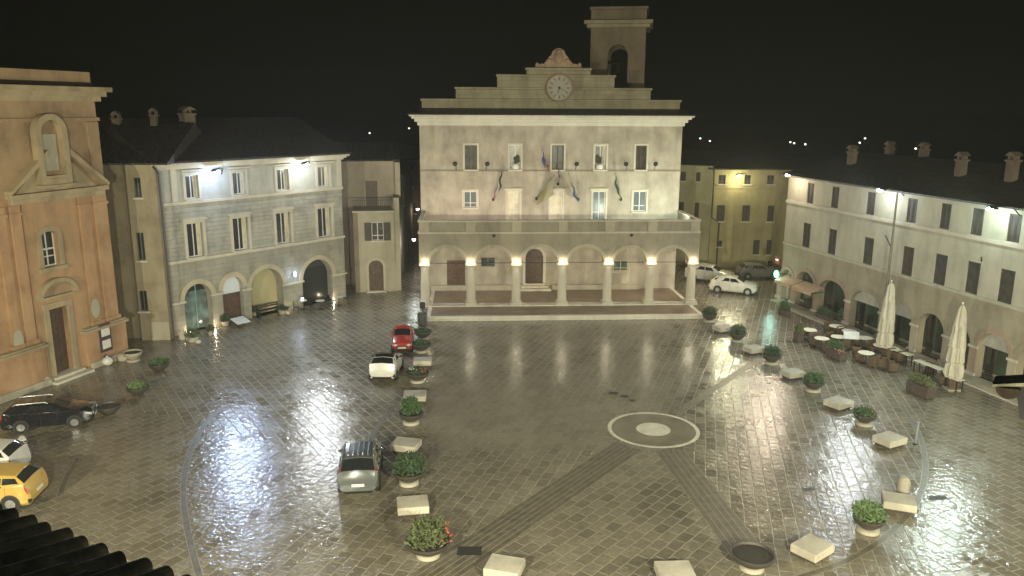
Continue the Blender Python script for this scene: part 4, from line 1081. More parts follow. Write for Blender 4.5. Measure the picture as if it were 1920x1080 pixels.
# back wall of the arcade: shopfronts
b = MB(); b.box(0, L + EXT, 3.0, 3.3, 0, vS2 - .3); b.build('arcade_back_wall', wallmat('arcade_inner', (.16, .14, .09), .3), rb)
b = MB(); b.box(0, L + EXT, .552, 2.998, vS2 - .5, vS2 - .3); b.build('arcade_ceiling', M_RLO, rb)
M_GREENG = plain('green_lit_shop_glass', (.05, .075, .05), .1, 0, .5, .8)  # faint green light of the interiors put into the pane colour
for i, (a, c, z, h) in enumerate(aro):
    if i == 1: continue
    b = MB(); x0, x1 = a + .1, c - .1
    for xx in (x0, (x0 + x1) / 2 - .03, x1 - .06): b.box(xx, xx + .06, 1.3, 1.37, .15, 3.0)
    b.box(x0, x1, 1.29, 1.36, 3.0, 3.08)
    o = b.build('shop_front', M_SHUTG, rb)
    b = MB(); b.box(x0, x1, 1.38, 1.40, .15, 3.0); b.build('pane', M_GREENG, o)
    b = MB(); b.box(x0, x1, 1.3, 1.42, 0, .148); b.build('sill', M_STONE, o)
for i in (3, 4, 7):
    a, c, z, h = aro[i]
    b = MB(); b.prism([(x, .3, zz) for x, zz in arch_pts(a, c, z + .1, z + .12, 14, h - .14)], (0, .05, 0)); b.build('lunette_blind', plain('white_canvas', (.42, .41, .36), .8, 0, .1, 3), rb)
b = MB(); b.box(.5, L + EXT, -1.0, .05, 0, .12); b.box(.5, L + EXT, -1.2, -1.002, 0, .10); b.build('pavement', M_STONE, rb, bevel=.01)
b = MB(); b.box(2, L + EXT, -1.5, -1.3, 0, .06); b.build('kerb', M_STONEL, rb, bevel=.02)
rf = add_roof(rb, -.3, L + EXT, vE, 13, 1.9, .7)
for x, y, h_ in ((1597, 300, 1.5), (1800, 330, 1.6), (1893, 352, 1.9), (1668, 285, .8), (1733, 280, .9)):
    u, v = Fr.uv(x, y, -3.5 if h_ > 1.3 else -7); add_chimney(rf, u, 3.5 if h_ > 1.3 else 7, vE + (.9 if h_ > 1.3 else 1.7), h_, .62)
b = MB(); b.box(0, .4, .56, 12, 0, vE); b.build('side_wall', M_RUP, rb)
u, v = Fr.uv(1840, 490); b = MB(); b.tube([(u, 0, v), (u + .45, -.5, v + .35)], .04, 6); b.build('pole_bracket', M_IRON, rb)
# wall lamps
M_HEAD = plain('lamp_housing', (.06, .06, .10), .4, .3)
def wall_lamp(F, x, y, off, lb, col, pw, side=1, u=None, v=None, spill=60):
    if u is None: u, v = F.uv(x, y, off)
    t = thing('wall_floodlamp', lb, 'street lamp', F.world(u, 0, v), F.ang, 'lamps under the eaves round the square')
    b = MB(); b.tube([(side * 1.0, 0, -.35), (side * .9, -off * .35, .02), (side * .5, -off * .8, .16), (0, -off, .12)], .035, 8); b.build('arm', M_IRON, t, True)
    b = MB(); b.lathe([(.0001, .16), (.16, .13), (.27, .02), (.3, -.03), (.27, -.03), (.22, .0), (.0001, .03)], 16, (0, -off, 0), 1.3, 1); b.build('lamp_head', M_HEAD, t, True)
    b = MB(); b.ball((0, -off - .14, -.05), .24, .17, .13, 2); b.build('lens', emit('lens_%d%d' % (int(col[0] * 100), int(col[2] * 100)), col, 30), t, True)
    bulb(t, (0, -off - .34, -.34), pw, col, .13, 'SPOT', (R(-68), 0, 0), 155, 1)   # thrown out over the square
    bulb(t, (0, -off * 1.25, -.5), spill * 3.2, col, .1)                                  # what spills down the wall
    return t
PWL = 4200
wall_lamp(Fl, 405, 320, .95, 'bluish-white lamp under the grey palazzo eaves, left of the pair', (.52, .68, 1.0), PWL * 1.25)
wall_lamp(Fl, 572, 307, .95, 'brilliant white lamp under the grey palazzo eaves, right of the pair', (.9, .97, 1), PWL * 1.0)
wall_lamp(Fr, 1480, 327, 1.0, 'warm white lamp at the far corner of the arcaded building', (1, .82, .62), PWL * 1.0)
wall_lamp(Fr, 1653, 355, 1.0, 'white lamp under the arcaded building eaves beside the tall pole', (.88, .97, 1), PWL * .9)
wall_lamp(Fr, 1860, 390, 1.0, 'greenish-white lamp under the arcaded building eaves near the right edge', (.78, 1, .92), PWL * .9)
wall_lamp(Fy, 1386, 328, .9, 'yellowish lamp between the top windows of the yellow house', (1, .95, .6), 2200)
# ------------------------------------------------------------------ vehicles
def paint(name, col, rough=.28): return plain(name, col, rough, .0, .05, 2, coat=1.0)
M_TYRE = plain('tyre_rubber', (.015, .015, .015), .8); M_RIMM = plain('alloy', (.5, .5, .5), .3, .8); M_TRIM = plain('black_trim', (.02, .02, .02), .5)
M_PLATE = plain('number_plate', (.6, .6, .58), .5, 0, .03); M_CGLASS = plain('car_glass', (.012, .014, .016), .05, 0, .05)
M_HL = plain('headlight_lens', (.6, .62, .62), .12, .3, .1); M_TL = plain('tail_light_lens', (.35, .02, .015), .2)
def car_at(name, label, cat, pos, ang, L, W, H, col, hood=.92, cowl=.62, rf=.35, rr=-1.35, tail=-1.75, wb=2.5, wr=.3, roofcol=None, rails=False, grp=None, ribs=0, tl_high=False, skip_low=False):
    t = thing(name, label, cat, (pos.x, pos.y, 0), ang, grp)
    h2, hl = W / 2, L / 2
    #      x, zb, zmid, zbelt, zr, w, wt
    cowl = hl - 1.02; rf = cowl - .78
    S = [(hl, .34, .5, .66, .70, .78, .64), (hl - .08, .24, .5, hood - .18, hood - .12, .92, .76), (hl - .34, .2, .55, hood - .09, hood - .04, .98, .82), (cowl + .35, .19, .55, hood - .02, hood + .02, 1, .84),
         (cowl, .19, .55, hood + .01, hood + .07, 1, .84), (rf, .19, .55, hood + .04, H - .05, 1, .76), ((rf + rr) / 2, .19, .55, hood + .07, H, 1, .77), (rr, .19, .55, hood + .10, H - .06, 1, .73),
         (tail, .2, .55, hood + .12, hood + .18, .98, .84), (-hl + .07, .24, .52, .80, .86, .95, .82), (-hl, .36, .5, .6, .66, .86, .72)]
    def sec(s):
        x, zb, zm, zl, zr, w_, wt = s; w_ *= h2; wt *= h2
        k = max(0, min(1, (zr - zl - .06) / .4)); k1 = .05 + .03 * k
        return [(0, zb), (w_ * .88, zb), (w_ * .985, zb + .12), (w_, zm), (w_ * .985, zl - .03), (w_ * (.985 - .05 * k), zl + .015 * (1 - k) + .02 * k), (wt * (1.03), zr - k1), (wt * .93, zr - .015), (0, zr + .03)]
    secs = [(s[0], sec(s)) for s in S]
    def pt(a, bb, side=1):
        i = min(int(a), len(secs) - 2); f = a - i; j = min(int(bb), 7); g = bb - j
        def q(k): (y0, z0), (y1, z1) = secs[k][1][j], secs[k][1][j + 1]; return y0 + (y1 - y0) * g, z0 + (z1 - z0) * g
        (ya, za), (yb, zb) = q(i), q(i + 1); x = secs[i][0] + (secs[i + 1][0] - secs[i][0]) * f
        return Vector((x, side * (ya + (yb - ya) * f), za + (zb - za) * f))
    # body
    b = MB(); grid = []
    for x, sc_ in secs:
        ring = [b.b.verts.new((x, y, z)) for y, z in sc_] + [b.b.verts.new((x, -y, z)) for y, z in sc_[-2:0:-1]]
        grid.append(ring)
    n = len(grid[0])
    for r1, r2 in zip(grid, grid[1:]):
        for i in range(n): b.b.faces.new([r1[i], r1[(i + 1) % n], r2[(i + 1) % n], r2[i]])
    b.b.faces.new(grid[0]); b.b.faces.new(grid[-1][::-1])
    body = b.build('body', col, t, True, bevel=.02)
    body.data.set_sharp_from_angle(angle=R(28))
    def patch(name, mat, q, par, off=.006, side=1, m=4, both=False, thick=0):
        """panel lying on the body skin; q = four (a, b) corners"""
        b = MB()
        for sd in ((1, -1) if both else (side,)):
            g = []
            for i in range(m + 1):
                row = []
                for j in range(m + 1):
                    u, v = i / m, j / m
                    a = (q[0][0] * (1 - u) + q[1][0] * u) * (1 - v) + (q[3][0] * (1 - u) + q[2][0] * u) * v
                    c = (q[0][1] * (1 - u) + q[1][1] * u) * (1 - v) + (q[3][1] * (1 - u) + q[2][1] * u) * v
                    p = pt(a, c, sd); e = .02
                    ta = pt(min(a + e, 9.999), c, sd) - pt(max(a - e, 0), c, sd); tc = pt(a, min(c + e, 7.999), sd) - pt(a, c - e, sd)
                    nn = ta.cross(tc); cen = Vector((p.x * .55, 0, .6))
                    if nn.length < 1e-9: nn = p - cen
                    nn.normalize()
                    if nn.dot(p - cen) < 0: nn = -nn
                    row.append(b.b.verts.new(p + nn * off))
                g.append(row)
            for r1, r2 in zip(g, g[1:]):
                for j in range(m): b.b.faces.new([r1[j], r1[j + 1], r2[j + 1], r2[j]])
        bmesh.ops.remove_doubles(b.b, verts=b.b.verts, dist=.004)
        return b.build(name, mat, par, True)
    patch('windscreen', M_CGLASS, [(4.12, 8), (4.9, 8), (4.9, 6.85), (4.12, 6.85)], t, both=True)
    patch('rear_window', M_CGLASS, [(7.06, 8), (7.97, 8), (7.94, 6.45), (7.08, 6.6)], t, both=True)
    for sd in (1, -1):
        patch('side_window', M_CGLASS, [(4.55, 5.12), (5.55, 5.12), (5.55, 5.9), (5.0, 5.9)], t, side=sd)
        patch('side_window', M_CGLASS, [(5.62, 5.12), (6.35, 5.12), (6.35, 5.9), (5.62, 5.9)], t, side=sd)
        patch('side_window', M_CGLASS, [(6.42, 5.14), (7.45, 5.3), (7.0, 5.88), (6.42, 5.9)], t, side=sd)
        patch('headlight', M_HL, [(.55, 4.6), (1.9, 4.2), (1.9, 3.6), (.5, 3.5)], t, .012, side=sd)
        b = MB(); b.ball((hl - .03, sd * h2 * .62, .62), .07, .15, .085, 2); b.build('headlight', M_HL, t, True)
        if tl_high: patch('tail_light', M_TL, [(7.35, 6.2), (7.98, 5.9), (7.98, 5.3), (7.7, 5.3)], t, .012, side=sd)
        else: patch('tail_light', M_TL, [(8.0, 5.2), (9.0, 5.3), (9.0, 3.6), (8.1, 3.8)], t, .012, side=sd)
        p = pt(4.6, 5.1, sd); b = MB(); b.ball((p.x, p.y + sd * .10, p.z + .07), .06, .09, .065, 2); b.tube([(p.x, p.y, p.z + .02), (p.x, p.y + sd * .08, p.z + .05)], .03, 6); b.build('wing_mirror', M_TRIM if roofcol else col, t, True)
        for a in (5.35, 6.3):
            p = pt(a, 4.6, sd); b = MB(); b.box(p.x - .09, p.x + .09, p.y - .02, p.y + .02 if sd > 0 else p.y + .02, p.z - .015, p.z + .02)
            o = b.build('door_handle', M_TRIM, t, bevel=.006); o.location.y = sd * .012
        # door seams and lower trim
        b = MB()
        for a in (4.75, 5.58, 6.55):
            for c0 in range(8):
                p = pt(a, 2 + c0 * .36, sd); q_ = pt(a, 2 + (c0 + 1) * .36, sd)
                b.prism([(p.x - .006, p.y + sd * .003, p.z), (p.x + .006, p.y + sd * .003, p.z), (q_.x + .006, q_.y + sd * .003, q_.z), (q_.x - .006, q_.y + sd * .003, q_.z)], (0, sd * .002, 0))
        b.build('door_seam', M_TRIM, body)
    patch('front_bumper', M_TRIM, [(.0, 0), (1.3, 0), (1.3, 2.2), (.0, 2.2)], t, .012, both=True)
    patch('rear_bumper', M_TRIM, [(8.7, 0), (10, 0), (10, 3.0), (8.7, 2.9)], t, .012, both=True)
    b = MB(); b.box(hl + .002, hl + .02, -h2 * .55, h2 * .55, .40, .56); b.build('grille', M_TRIM, t, bevel=.005)
    b = MB(); b.box(hl + .022, hl + .03, -.26, .26, .38, .49); b.build('number_plate', M_PLATE, t)
    zpl = .72; p = pt(9.0, 7.9)
    b = MB(); b.prism([(-hl - .02, -.26, .56), (-hl - .02, .26, .56), (-hl - .005, .26, .68), (-hl - .005, -.26, .68)], (.008, 0, 0)); b.build('number_plate', M_PLATE, t)
    if roofcol: patch('roof_panel', roofcol, [(5.0, 8), (6.98, 8), (6.98, 6.3), (5.0, 6.3)], t, .008, both=True, m=6)
    if rails:
        for sd in (1, -1):
            b = MB(); p0, p1 = pt(5.2, 6.9, sd), pt(6.9, 6.9, sd); b.tube([p0, p0 + Vector((-.1, 0, .07)), p1 + Vector((.1, 0, .08)), p1], .022, 8); b.build('roof_rail', M_RIMM if rails == 1 else M_TRIM, t, True)
    for k in range(ribs):
        f = (k + .5) / ribs * 2 - 1; b = MB()
        x0, x1 = secs[5][0] - .08, secs[7][0] + .1; y = f * h2 * .6
        b.box(x1, x0, y - .02, y + .02, H + .0, H + .035 - abs(f) * .01); o = b.build('roof_bar', plain('roof_bar_metal', (.3, .32, .34), .25, .9), t, bevel=.008)
    for sx in (1, -1):
        for sd in (1, -1):
            x = sx * wb / 2 + (.05 if sx > 0 else .02)
            wbm = MB(); wbm.lathe([(wr * .62, -.1), (wr * .93, -.1), (wr, -.06), (wr, .06), (wr * .93, .1), (wr * .62, .1)], 28, axis='Y', cap=False)
            tyre = wbm.build('wheel', M_TYRE, t, True, loc=(x, sd * (h2 - .09), wr))
            b = MB(); rr_ = wr * .66
            b.lathe([(rr_ * .86, .05), (rr_, .07), (rr_, .085), (rr_ * .88, .085)], 28, axis='Y'); b.lathe([(.0001, .085), (.07, .09), (.08, .05)], 12, axis='Y')
            for k in range(7):
                a = 2 * math.pi * k / 7; c_, s_ = math.cos(a), math.sin(a)
                b.prism([(x_ * c_ - z_ * s_, .06, x_ * s_ + z_ * c_) for x_, z_ in ((.05, -.035), (rr_ * .9, -.02), (rr_ * .9, .02), (.05, .035))], (0, .022, 0))
            o = b.build('rim', M_RIMM, tyre, True)
            if sd < 0: o.rotation_euler.z = math.pi
            b = MB(); b.lathe([(.0001, -.001), (wr + .06, -.001), (wr + .06, .004), (.0001, .004)], 28, axis='Y')
            o = b.build('wheel_arch', M_TRIM, t, loc=(x, sd * (h2 + .001), wr + .02))
            if sd > 0: tyre.location.y += .02
            else: tyre.location.y -= .02
    return t
def between(rear, front): a, c = G(*rear), G(*front); return (a + c) / 2, math.atan2(c.y - a.y, c.x - a.x)
p, a = between((47, 812), (142, 802))
p = p + Vector((-.38, .75, 0))
car_at('estate_car', 'black estate car with silver roof rails and alloy wheels parked before the church', 'car', p, a, 4.15, 1.68, 1.42, paint('black_paint', (.006, .007, .012), .15), .92, .75, .15, -1.55, -1.9, 2.36, .30, rails=1)
q = G(716, 718)
def ahead(q, ang, d): return q + Vector((math.cos(ang), math.sin(ang), 0)) * d
an = R(90 - 1); car_at('city_car', 'small white hatchback with black roof seen from behind, next to the red car', 'car', ahead(q, an, 1.7), an, 3.3, 1.62, 1.45, paint('white_paint_car', (.62, .61, .56)), .95, .85, .35, -1.05, -1.5, 2.2, .28, roofcol=M_CGLASS)
q = G(754, 664)
an = R(-90 + 6); car_at('red_car', 'small boxy red car facing the viewer at the end of the planter row', 'car', ahead(q, an, -1.55), an, 3.1, 1.40, 1.34, paint('red_paint', (.34, .025, .02)), .88, .85, .45, -1.2, -1.48, 2.0, .26)
q = G(672, 936)
an = R(90 + 7); car_at('suv', 'grey off-road estate with ribbed roof and red tail lights seen from behind', 'car', ahead(q, an, 1.95), an, 3.9, 1.72, 1.70, paint('grey_paint', (.085, .095, .095), .22), 1.0, .85, .35, -1.45, -1.78, 2.35, .33, rails=2, ribs=5, tl_high=True)
an = R(180 + 6)
q = G(20, 958); car_at('yellow_hatchback', 'mustard yellow hatchback with its tail towards the square at the left edge', 'car', ahead(q, an, 1.25) + Vector((0, .8, 0)), an, 4.0, 1.75, 1.5, paint('mustard_paint', (.5, .33, .07)), .97, .85, .35, -1.45, -1.8, 2.5, .32)
q = G(14, 905); an = R(180 + 5); car_at('white_hatchback', 'white hatchback mostly outside the left edge behind the yellow one', 'car', ahead(q, an, 1.6) + Vector((-.1, .8, 0)), an, 3.9, 1.7, 1.5, paint('white_paint_car', (.62, .61, .56)), .97, .85, .35, -1.45, -1.8, 2.4, .3)
p, a = between((1352, 549), (1406, 554)); p = p + Vector((0, .75, 0))
W_C = 'white cars behind the town hall'
car_at('white_car', 'white hatchback parked in front of the other white car by the yellow house', 'car', p, a, 4.15, 1.72, 1.5, paint('white_paint_car', (.62, .61, .56)), .98, .95, .3, -1.5, -1.85, 2.55, .3, grp=W_C)
p, a = between((1308, 526), (1358, 532)); p = p + Vector((0, .7, 0))
car_at('white_car', 'white estate nearest the town hall, partly behind the last loggia column', 'car', p, a, 4.4, 1.76, 1.55, paint('white_paint_car', (.62, .61, .56)), 1.0, .95, .2, -1.7, -2.1, 2.65, .31, grp=W_C)
q = G(1420, 521); car_at('pale_car', 'pale car in shade furthest back against the yellow house wall', 'car', q, R(2), 4.1, 1.7, 1.45, paint('shaded_silver_paint', (.14, .14, .13)), .95, .85, .3, -1.4, -1.8, 2.5, .3)  # silver darkened in the paint to carry the shadow over the car

# ------------------------------------------------------------------ planters
M_BOWL = wallmat('dark_bowl_stone', (.06, .052, .042), .3, rough=.45, stain=.4)
M_PED = wallmat('pedestal_stone', (.36, .33, .26), .2, stain=.4)
M_SOIL = plain('soil', (.03, .024, .017), .9, 0, .4, 12, bump=.6)
LEAF = [plain('leaf_dark', (.04, .07, .03), .6, 0, .3, 3), plain('leaf_green', (.06, .11, .045), .6, 0, .3, 3), plain('leaf_light', (.12, .19, .07), .6, 0, .3, 3), plain('leaf_olive', (.10, .12, .05), .6, 0, .3, 3)]
def foliage(b, rx, ry, h, n, z0, size=.09, seed=0, tall=False):
    rnd = random.Random(seed); lumps = [(rnd.uniform(-.5, .5), rnd.uniform(-.5, .5), rnd.uniform(.3, .8), rnd.uniform(.45, .7)) for _ in range(7)]
    for _ in range(n):
        if rnd.random() < .6:
            c = rnd.choice(lumps); d = Vector((rnd.gauss(0, 1), rnd.gauss(0, 1), rnd.gauss(0, 1))).normalized() * c[3] * rnd.uniform(.75, 1.02)
            p = Vector(((c[0] + d.x) * rx, (c[1] + d.y) * ry, z0 + max(.0, (c[2] + d.z * .8)) * h * .75))
        else:
            t, f = rnd.uniform(0, 6.283), rnd.uniform(0, 1) ** .5; zz = rnd.random()
            k = math.sqrt(max(0, 1 - (zz * .95) ** 2)) * rnd.uniform(.6, 1.1); p = Vector((rx * k * math.cos(t), ry * k * math.sin(t), z0 + zz * h))
        s = size * rnd.uniform(.6, 1.5); u = Vector((rnd.gauss(0, 1), rnd.gauss(0, 1), rnd.gauss(0, 1.2) + .4)).normalized(); v = u.orthogonal().normalized(); w_ = (u * .35 * rnd.choice((-1, 1)) + u.cross(v)).normalized()
        b.b.faces.new([b.b.verts.new(p), b.b.verts.new(p + u * s + v * s * .38), b.b.verts.new(p + u * s * 2), b.b.verts.new(p + u * s - v * s * .38)])
def planter(x, y, lb, r=.62, kind='bush', rx=.6, h=.6, leaf=1, n=700, bowl=None, ped=True, group='round bowl planters', z=0, seed=None, flowers=None, tilt=0):
    """x, y: where the foot meets the paving"""
    q = G(x, y); t = thing('planter', lb, 'planter', (q.x, q.y, 0), 0, group)
    zb = .16 if ped else .02
    if ped: b = MB(); b.lathe([(.40, 0), (.44, .02), (.42, .15), (.36, .17)], 24); b.build('pedestal', M_PED, t, True)
    b = MB(); b.lathe([(.0001, zb), (r * .42, zb), (r * .5, zb + .05), (r * .88, zb + .26), (r, zb + .42), (r, zb + .47), (r * .92, zb + .47), (r * .88, zb + .38), (.0001, zb + .37)], 32)
    b.build('bowl', bowl or M_BOWL, t, True)
    b = MB(); b.lathe([(.0001, zb + .40), (r * .87, zb + .385)], 24, jit=.02); b.build('soil', M_SOIL, t)
    sd = seed or int(x * 7 + y)
    if kind == 'bush':
        b = MB(); foliage(b, rx, rx * .95, h, n, zb + .42, .075, sd); b.build('shrub', LEAF[leaf], t)
        b = MB(); foliage(b, rx * .9, rx * .85, h * .9, n // 3, zb + .46, .06, sd + 1); b.build('shrub', LEAF[(leaf + 1) % 4 if leaf < 2 else leaf], t)
        rnd = random.Random(sd); b = MB()
        for k in range(7): b.tube([(rnd.uniform(-.1, .1), rnd.uniform(-.1, .1), zb + .38), (rnd.uniform(-.35, .35), rnd.uniform(-.35, .35), zb + .4 + h * .6)], .018, 5, .008)
        b.build('stem', M_DOOR, t)
    if flowers:
        rnd = random.Random(sd + 3)
        for nm, cc, cx in flowers:
            b = MB()
            for k in range(15): b.ball((cx + rnd.gauss(0, .13), rnd.gauss(0, .2), zb + .5 + rnd.uniform(0, h * .5 + .1)), .055, .055, .04, 1, .2)
            b.build(nm, cc, t)
    return t
G1 = 'planters in front of the church'; G2 = 'planters in the long middle row'; G3 = 'planters in the right-hand row'
planter(205, 776, 'empty dark bowl planter nearest the black estate car', .62, None, ped=False, group=G1)
planter(259, 740, 'bowl of pale green leaves second from the black estate car', .60, 'bush', .52, .22, 2, 500, ped=False, group=G1)
planter(299, 695, 'bowl of flat mid-green leaves in front of the drainpipe of the beige house', .60, 'bush', .55, .25, 1, 500, ped=False, group=G1)
planter(250, 677, 'worn stone bowl planter beside the church corner', .60, None, ped=True, bowl=M_STONE, group=G1)
planter(793, 636, 'dark bowl planter at the top of the middle row by the town hall steps', .66, 'bush', .5, .12, 0, 200, group=G2)
planter(790, 660, 'dark bowl planter of low greenery beside the front of the red car', .68, 'bush', .58, .18, 0, 350, group=G2)
planter(783, 716, 'planter with white and red flowers beside the white and black hatchback', .72, 'bush', .6, .2, 0, 350, group=G2, flowers=[('white_flowers', M_WHITE, -.3), ('red_flowers', plain('red_petals', (.36, .08, .05), .6), .3)])
planter(771, 794, 'planter with an upright green shrub in the middle row above the bare bench', .66, 'bush', .46, .85, 1, 1100, group=G2)
planter(767, 907, 'planter with a big round dark green bush right of the grey off-road car', .70, 'bush', .66, .78, 0, 1500, group=G2)
planter(803, 1042, 'largest planter with a loose feathery shrub at the bottom of the middle row', .84, 'bush', .70, .85, 3, 1300, group=G2, flowers=[('red_flowers', plain('red_petals', (.36, .08, .05), .6), .7)])
planter(1409, 1066, 'big empty dark-rimmed bowl planter at the bottom of the square', .80, None, group=G3)
planter(1627, 996, 'planter with a bright green bush nearest the bottom right', .62, 'bush', .62, .6, 2, 1100, group=G3)
planter(1620, 796, 'planter with low green and orange plants between two benches on the right', .60, 'bush', .56, .32, 1, 600, group=G3, flowers=[('orange_flowers', plain('orange_petals', (.45, .18, .03), .6), .35)])
planter(1524, 733, 'planter with light green grasses in the right row', .62, 'bush', .62, .5, 1, 800, group=G3)
planter(1446, 682, 'planter with a clipped round bush fourth from the town hall steps', .62, 'bush', .60, .55, 0, 900, group=G3)
planter(1382, 640, 'planter with a dark round bush near the bright lamp reflection', .60, 'bush', .58, .55, 0, 800, group=G3)
planter(1330, 603, 'planter with a dark bush beside the right end of the town hall steps', .58, 'bush', .55, .55, 0, 700, group=G3)
# stone benches
M_BEN = wallmat('bench_stone', (.48, .44, .35), .38, stain=.5)
def bench(x, y, rz, lb, w_=1.25, d=1.05, h=.46, grp='pale stone block benches'):
    q = G(x, y, h); t = thing('stone_bench', lb, 'bench', (q.x, q.y, 0), R(rz), grp)
    b = MB(); b.box(-w_ / 2, w_ / 2, -d / 2, d / 2, .14, h); b.build('seat', M_BEN, t, bevel=.035)
    b = MB(); b.box(-w_ / 2 + .12, w_ / 2 - .12, -d / 2 + .12, d / 2 - .12, 0, .139); b.build('plinth', M_BOWL, t)
for a in ((792, 673, 3, 'stone bench highest in the middle row, level with the white and black hatchback'), (778, 737, 3, 'stone bench directly behind the upright green shrub'),
          (761, 828, -14, 'stone bench between the upright shrub and the round dark bush'), (774, 940, 10, 'stone bench right below the round dark bush'),
          (946, 1056, -16, 'stone bench right of the feathery shrub at the bottom edge'), (1266, 1066, 3, 'stone bench cut by the bottom edge left of the empty bowl'),
          (1524, 1020, 38, 'stone bench at lower right turned cornerwise, right of the empty bowl'), (1686, 934, -20, 'stone bench with a round bollard behind it'),
          (1669, 818, 28, 'stone bench between the orange-flowered planter and the bollard'), (1573, 750, 32, 'stone bench between the grasses and the orange-flowered planter'),
          (1487, 695, 20, 'stone bench between the clipped bush and the grasses'), (1414, 650, 22, 'stone bench between the dark round bush and the clipped bush'),
          (1355, 611, 25, 'stone bench nearest the right end of the town hall steps')):
    bench(a[0], a[1], a[2], a[3], *((1.15, .95) if a[1] < 700 else ()))
q = G(1693, 921); t = thing('stone_bollard', 'short round-topped pale stone bollard behind a bench at right', 'bollard', (q.x, q.y, 0))
b = MB(); b.lathe([(.24, 0), (.26, .05), (.25, .1)], 24); b.build('base', M_STONE, t, True)
b = MB(); b.lathe([(.24, .101), (.25, .4), (.25, .45), (.22, .57), (.13, .67), (.0001, .7)], 24); b.build('shaft', M_PED, t, True)
q = G(1716, 833); t = thing('metal_post', 'slim grey metal post leaning on the paving right of the benches', 'post', (q.x, q.y, 0))
b = MB(); b.tube([(0, 0, 0), (.03, 0, 1.15)], .06, 10); b.build('shaft', plain('galvanised', (.32, .34, .36), .4, .5), t, True)
b = MB(); b.lathe([(.11, 0), (.11, .03), (.06, .06)], 12); b.build('base', M_IRON, t)
for x, y, lb in ((792, 610, 'dark waste bin at the left corner of the town hall steps'),):
    q = G(x, y); t = thing('waste_bin', lb, 'bin', (q.x, q.y, 0))
    b = MB(); b.lathe([(.3, 0), (.33, .1), (.36, .85), (.38, .95), (.34, .95), (.32, .8), (.0001, .78)], 20); b.build('body', plain('bin_grey', (.09, .09, .09), .5, .3), t, True)
    b = MB(); b.box(-.06, .06, .36, .44, 0, 1.7); b.box(-.2, .2, .34, .36, 1.2, 1.7); b.build('post', M_IRON, t)
# bits of litter and the things along the left palazzo
q = G(452, 611); t = thing('menu_board', 'low white slanted board lying in front of the red-brown door', 'board', (q.x, q.y, 0), Fl.ang)
b = MB(); b.prism([(-.55, -.45, .28), (.55, -.45, .28), (.55, .5, .55), (-.55, .5, .55)], (0, 0, .03)); b.build('top', plain('white_board', (.68, .70, .74), .5), t)
b = MB()
for sx in (-.5, .5):
    b.tube([(sx, -.4, 0), (sx, -.4, .29)], .03, 6); b.tube([(sx, .45, 0), (sx, .45, .54)], .03, 6)
b.build('leg', M_IRON, t)
for x, y, r_, h, lf, lb, kind in ((423, 610, .42, .5, 0, 'round bush in a buff pot left of the white board', 1), (477, 592, .42, .45, 0, 'clipped ball shrub in a pink pot right of the red-brown door', 1), (362, 640, .55, .6, 3, 'straggly grey-green shrub among pale stones at the first shop arch', 0), (530, 588, .5, .35, 0, 'low dark shrub under the last shop arch', 1), (395, 628, .3, .4, 3, 'small plant in a black pot before the first pier of the shop arches', 1)):
    q = G(x, y); t = thing('potted_plant', lb, 'potted plant', (q.x, q.y, 0), group='pots along the grey palazzo')
    b = MB(); b.lathe([(r_ * .5, 0), (r_ * .72, .3), (r_ * .75, .34), (r_ * .6, .34), (.0001, .3)], 20); b.build('pot', M_PINK if 'pink' in lb else (M_STONE if kind else M_STONEL), t, True)
    b = MB(); foliage(b, r_, r_, h, 420, .3, .07, int(x)); b.build('shrub', LEAF[lf], t)
for x, y, s_, lb in ((343, 636, .34, 'upright white boulder left of the straggly shrub'), (372, 646, .26, 'flat pale stone in front of the straggly shrub')):
    q = G(x, y); b = MB(); b.ball((0, 0, s_ * .8), s_ * .8, s_ * .6, s_ * (1.3 if s_ > .3 else .5), 3, .08); tag(b.build('boulder', M_STONEL, None, True, loc=(q.x, q.y, 0)), lb, 'boulder')
q = G(505, 590); t = thing('wooden_bench', 'dark slatted bench in front of the cream arch recess', 'bench', (q.x, q.y, 0), Fl.ang)
b = MB()
for k in range(4): b.box(-1.1, 1.1, -.22 + k * .12, -.12 + k * .12, .42, .46)
b.build('seat', M_SHUT, t)
b = MB(); b.box(-1.1, 1.1, .26, .29, .6, .7); b.box(-1.1, 1.1, .28, .31, .76, .86); b.build('backrest', M_SHUT, t)
for sx in (-.95, .95): b = MB(); b.box(sx - .04, sx + .04, -.2, .25, 0, .419); b.box(sx - .03, sx + .03, .25, .28, 0, .86); b.build('leg', M_IRON, t)
def bistro(x, y, lb, ang=0, rr=.36, top=None, grp='little tables along the grey palazzo', F=None, h=.74):
    q = G(x, y); t = thing('bistro_table', lb, 'table', (q.x, q.y, 0), 0, grp)
    b = MB(); b.lathe([(rr, h - .03), (rr, h), (.0001, h + .001)], 24); b.build('tabletop', top or M_WHITE, t)
    b = MB(); b.tube([(0, 0, .03), (0, 0, h - .031)], .03, 8); b.lathe([(.22, 0), (.2, .03), (.03, .05)], 16); b.build('leg', M_IRON, t)
    return t
def chair(x, y, ang, lb, grp, m=None, world=None, cat='chair'):
    q = world or G(x, y); t = thing('bistro_chair', lb, cat, (q.x, q.y, 0), ang, grp); m = m or M_IRON
    b = MB(); b.box(-.2, .2, -.2, .2, .43, .46); b.build('seat', m, t, bevel=.01)
    b = MB(); b.box(-.2, .2, .18, .21, .55, .88); b.build('backrest', m, t, bevel=.01)
    for sx, sy, hh in ((-.18, -.18, .43), (.18, -.18, .43), (-.18, .19, .88), (.18, .19, .88)):
        b = MB(); b.box(sx - .015, sx + .015, sy - .015, sy + .015, 0, hh); b.build('leg', m, t)
    return t
GC = 'chairs along the grey palazzo'
bistro(569, 580, 'small table with a square white lantern before the pier left of the last arch')
bistro(601, 580, 'small table in the middle of the last shop arch'); bistro(636, 573, 'small table nearest the palazzo corner')
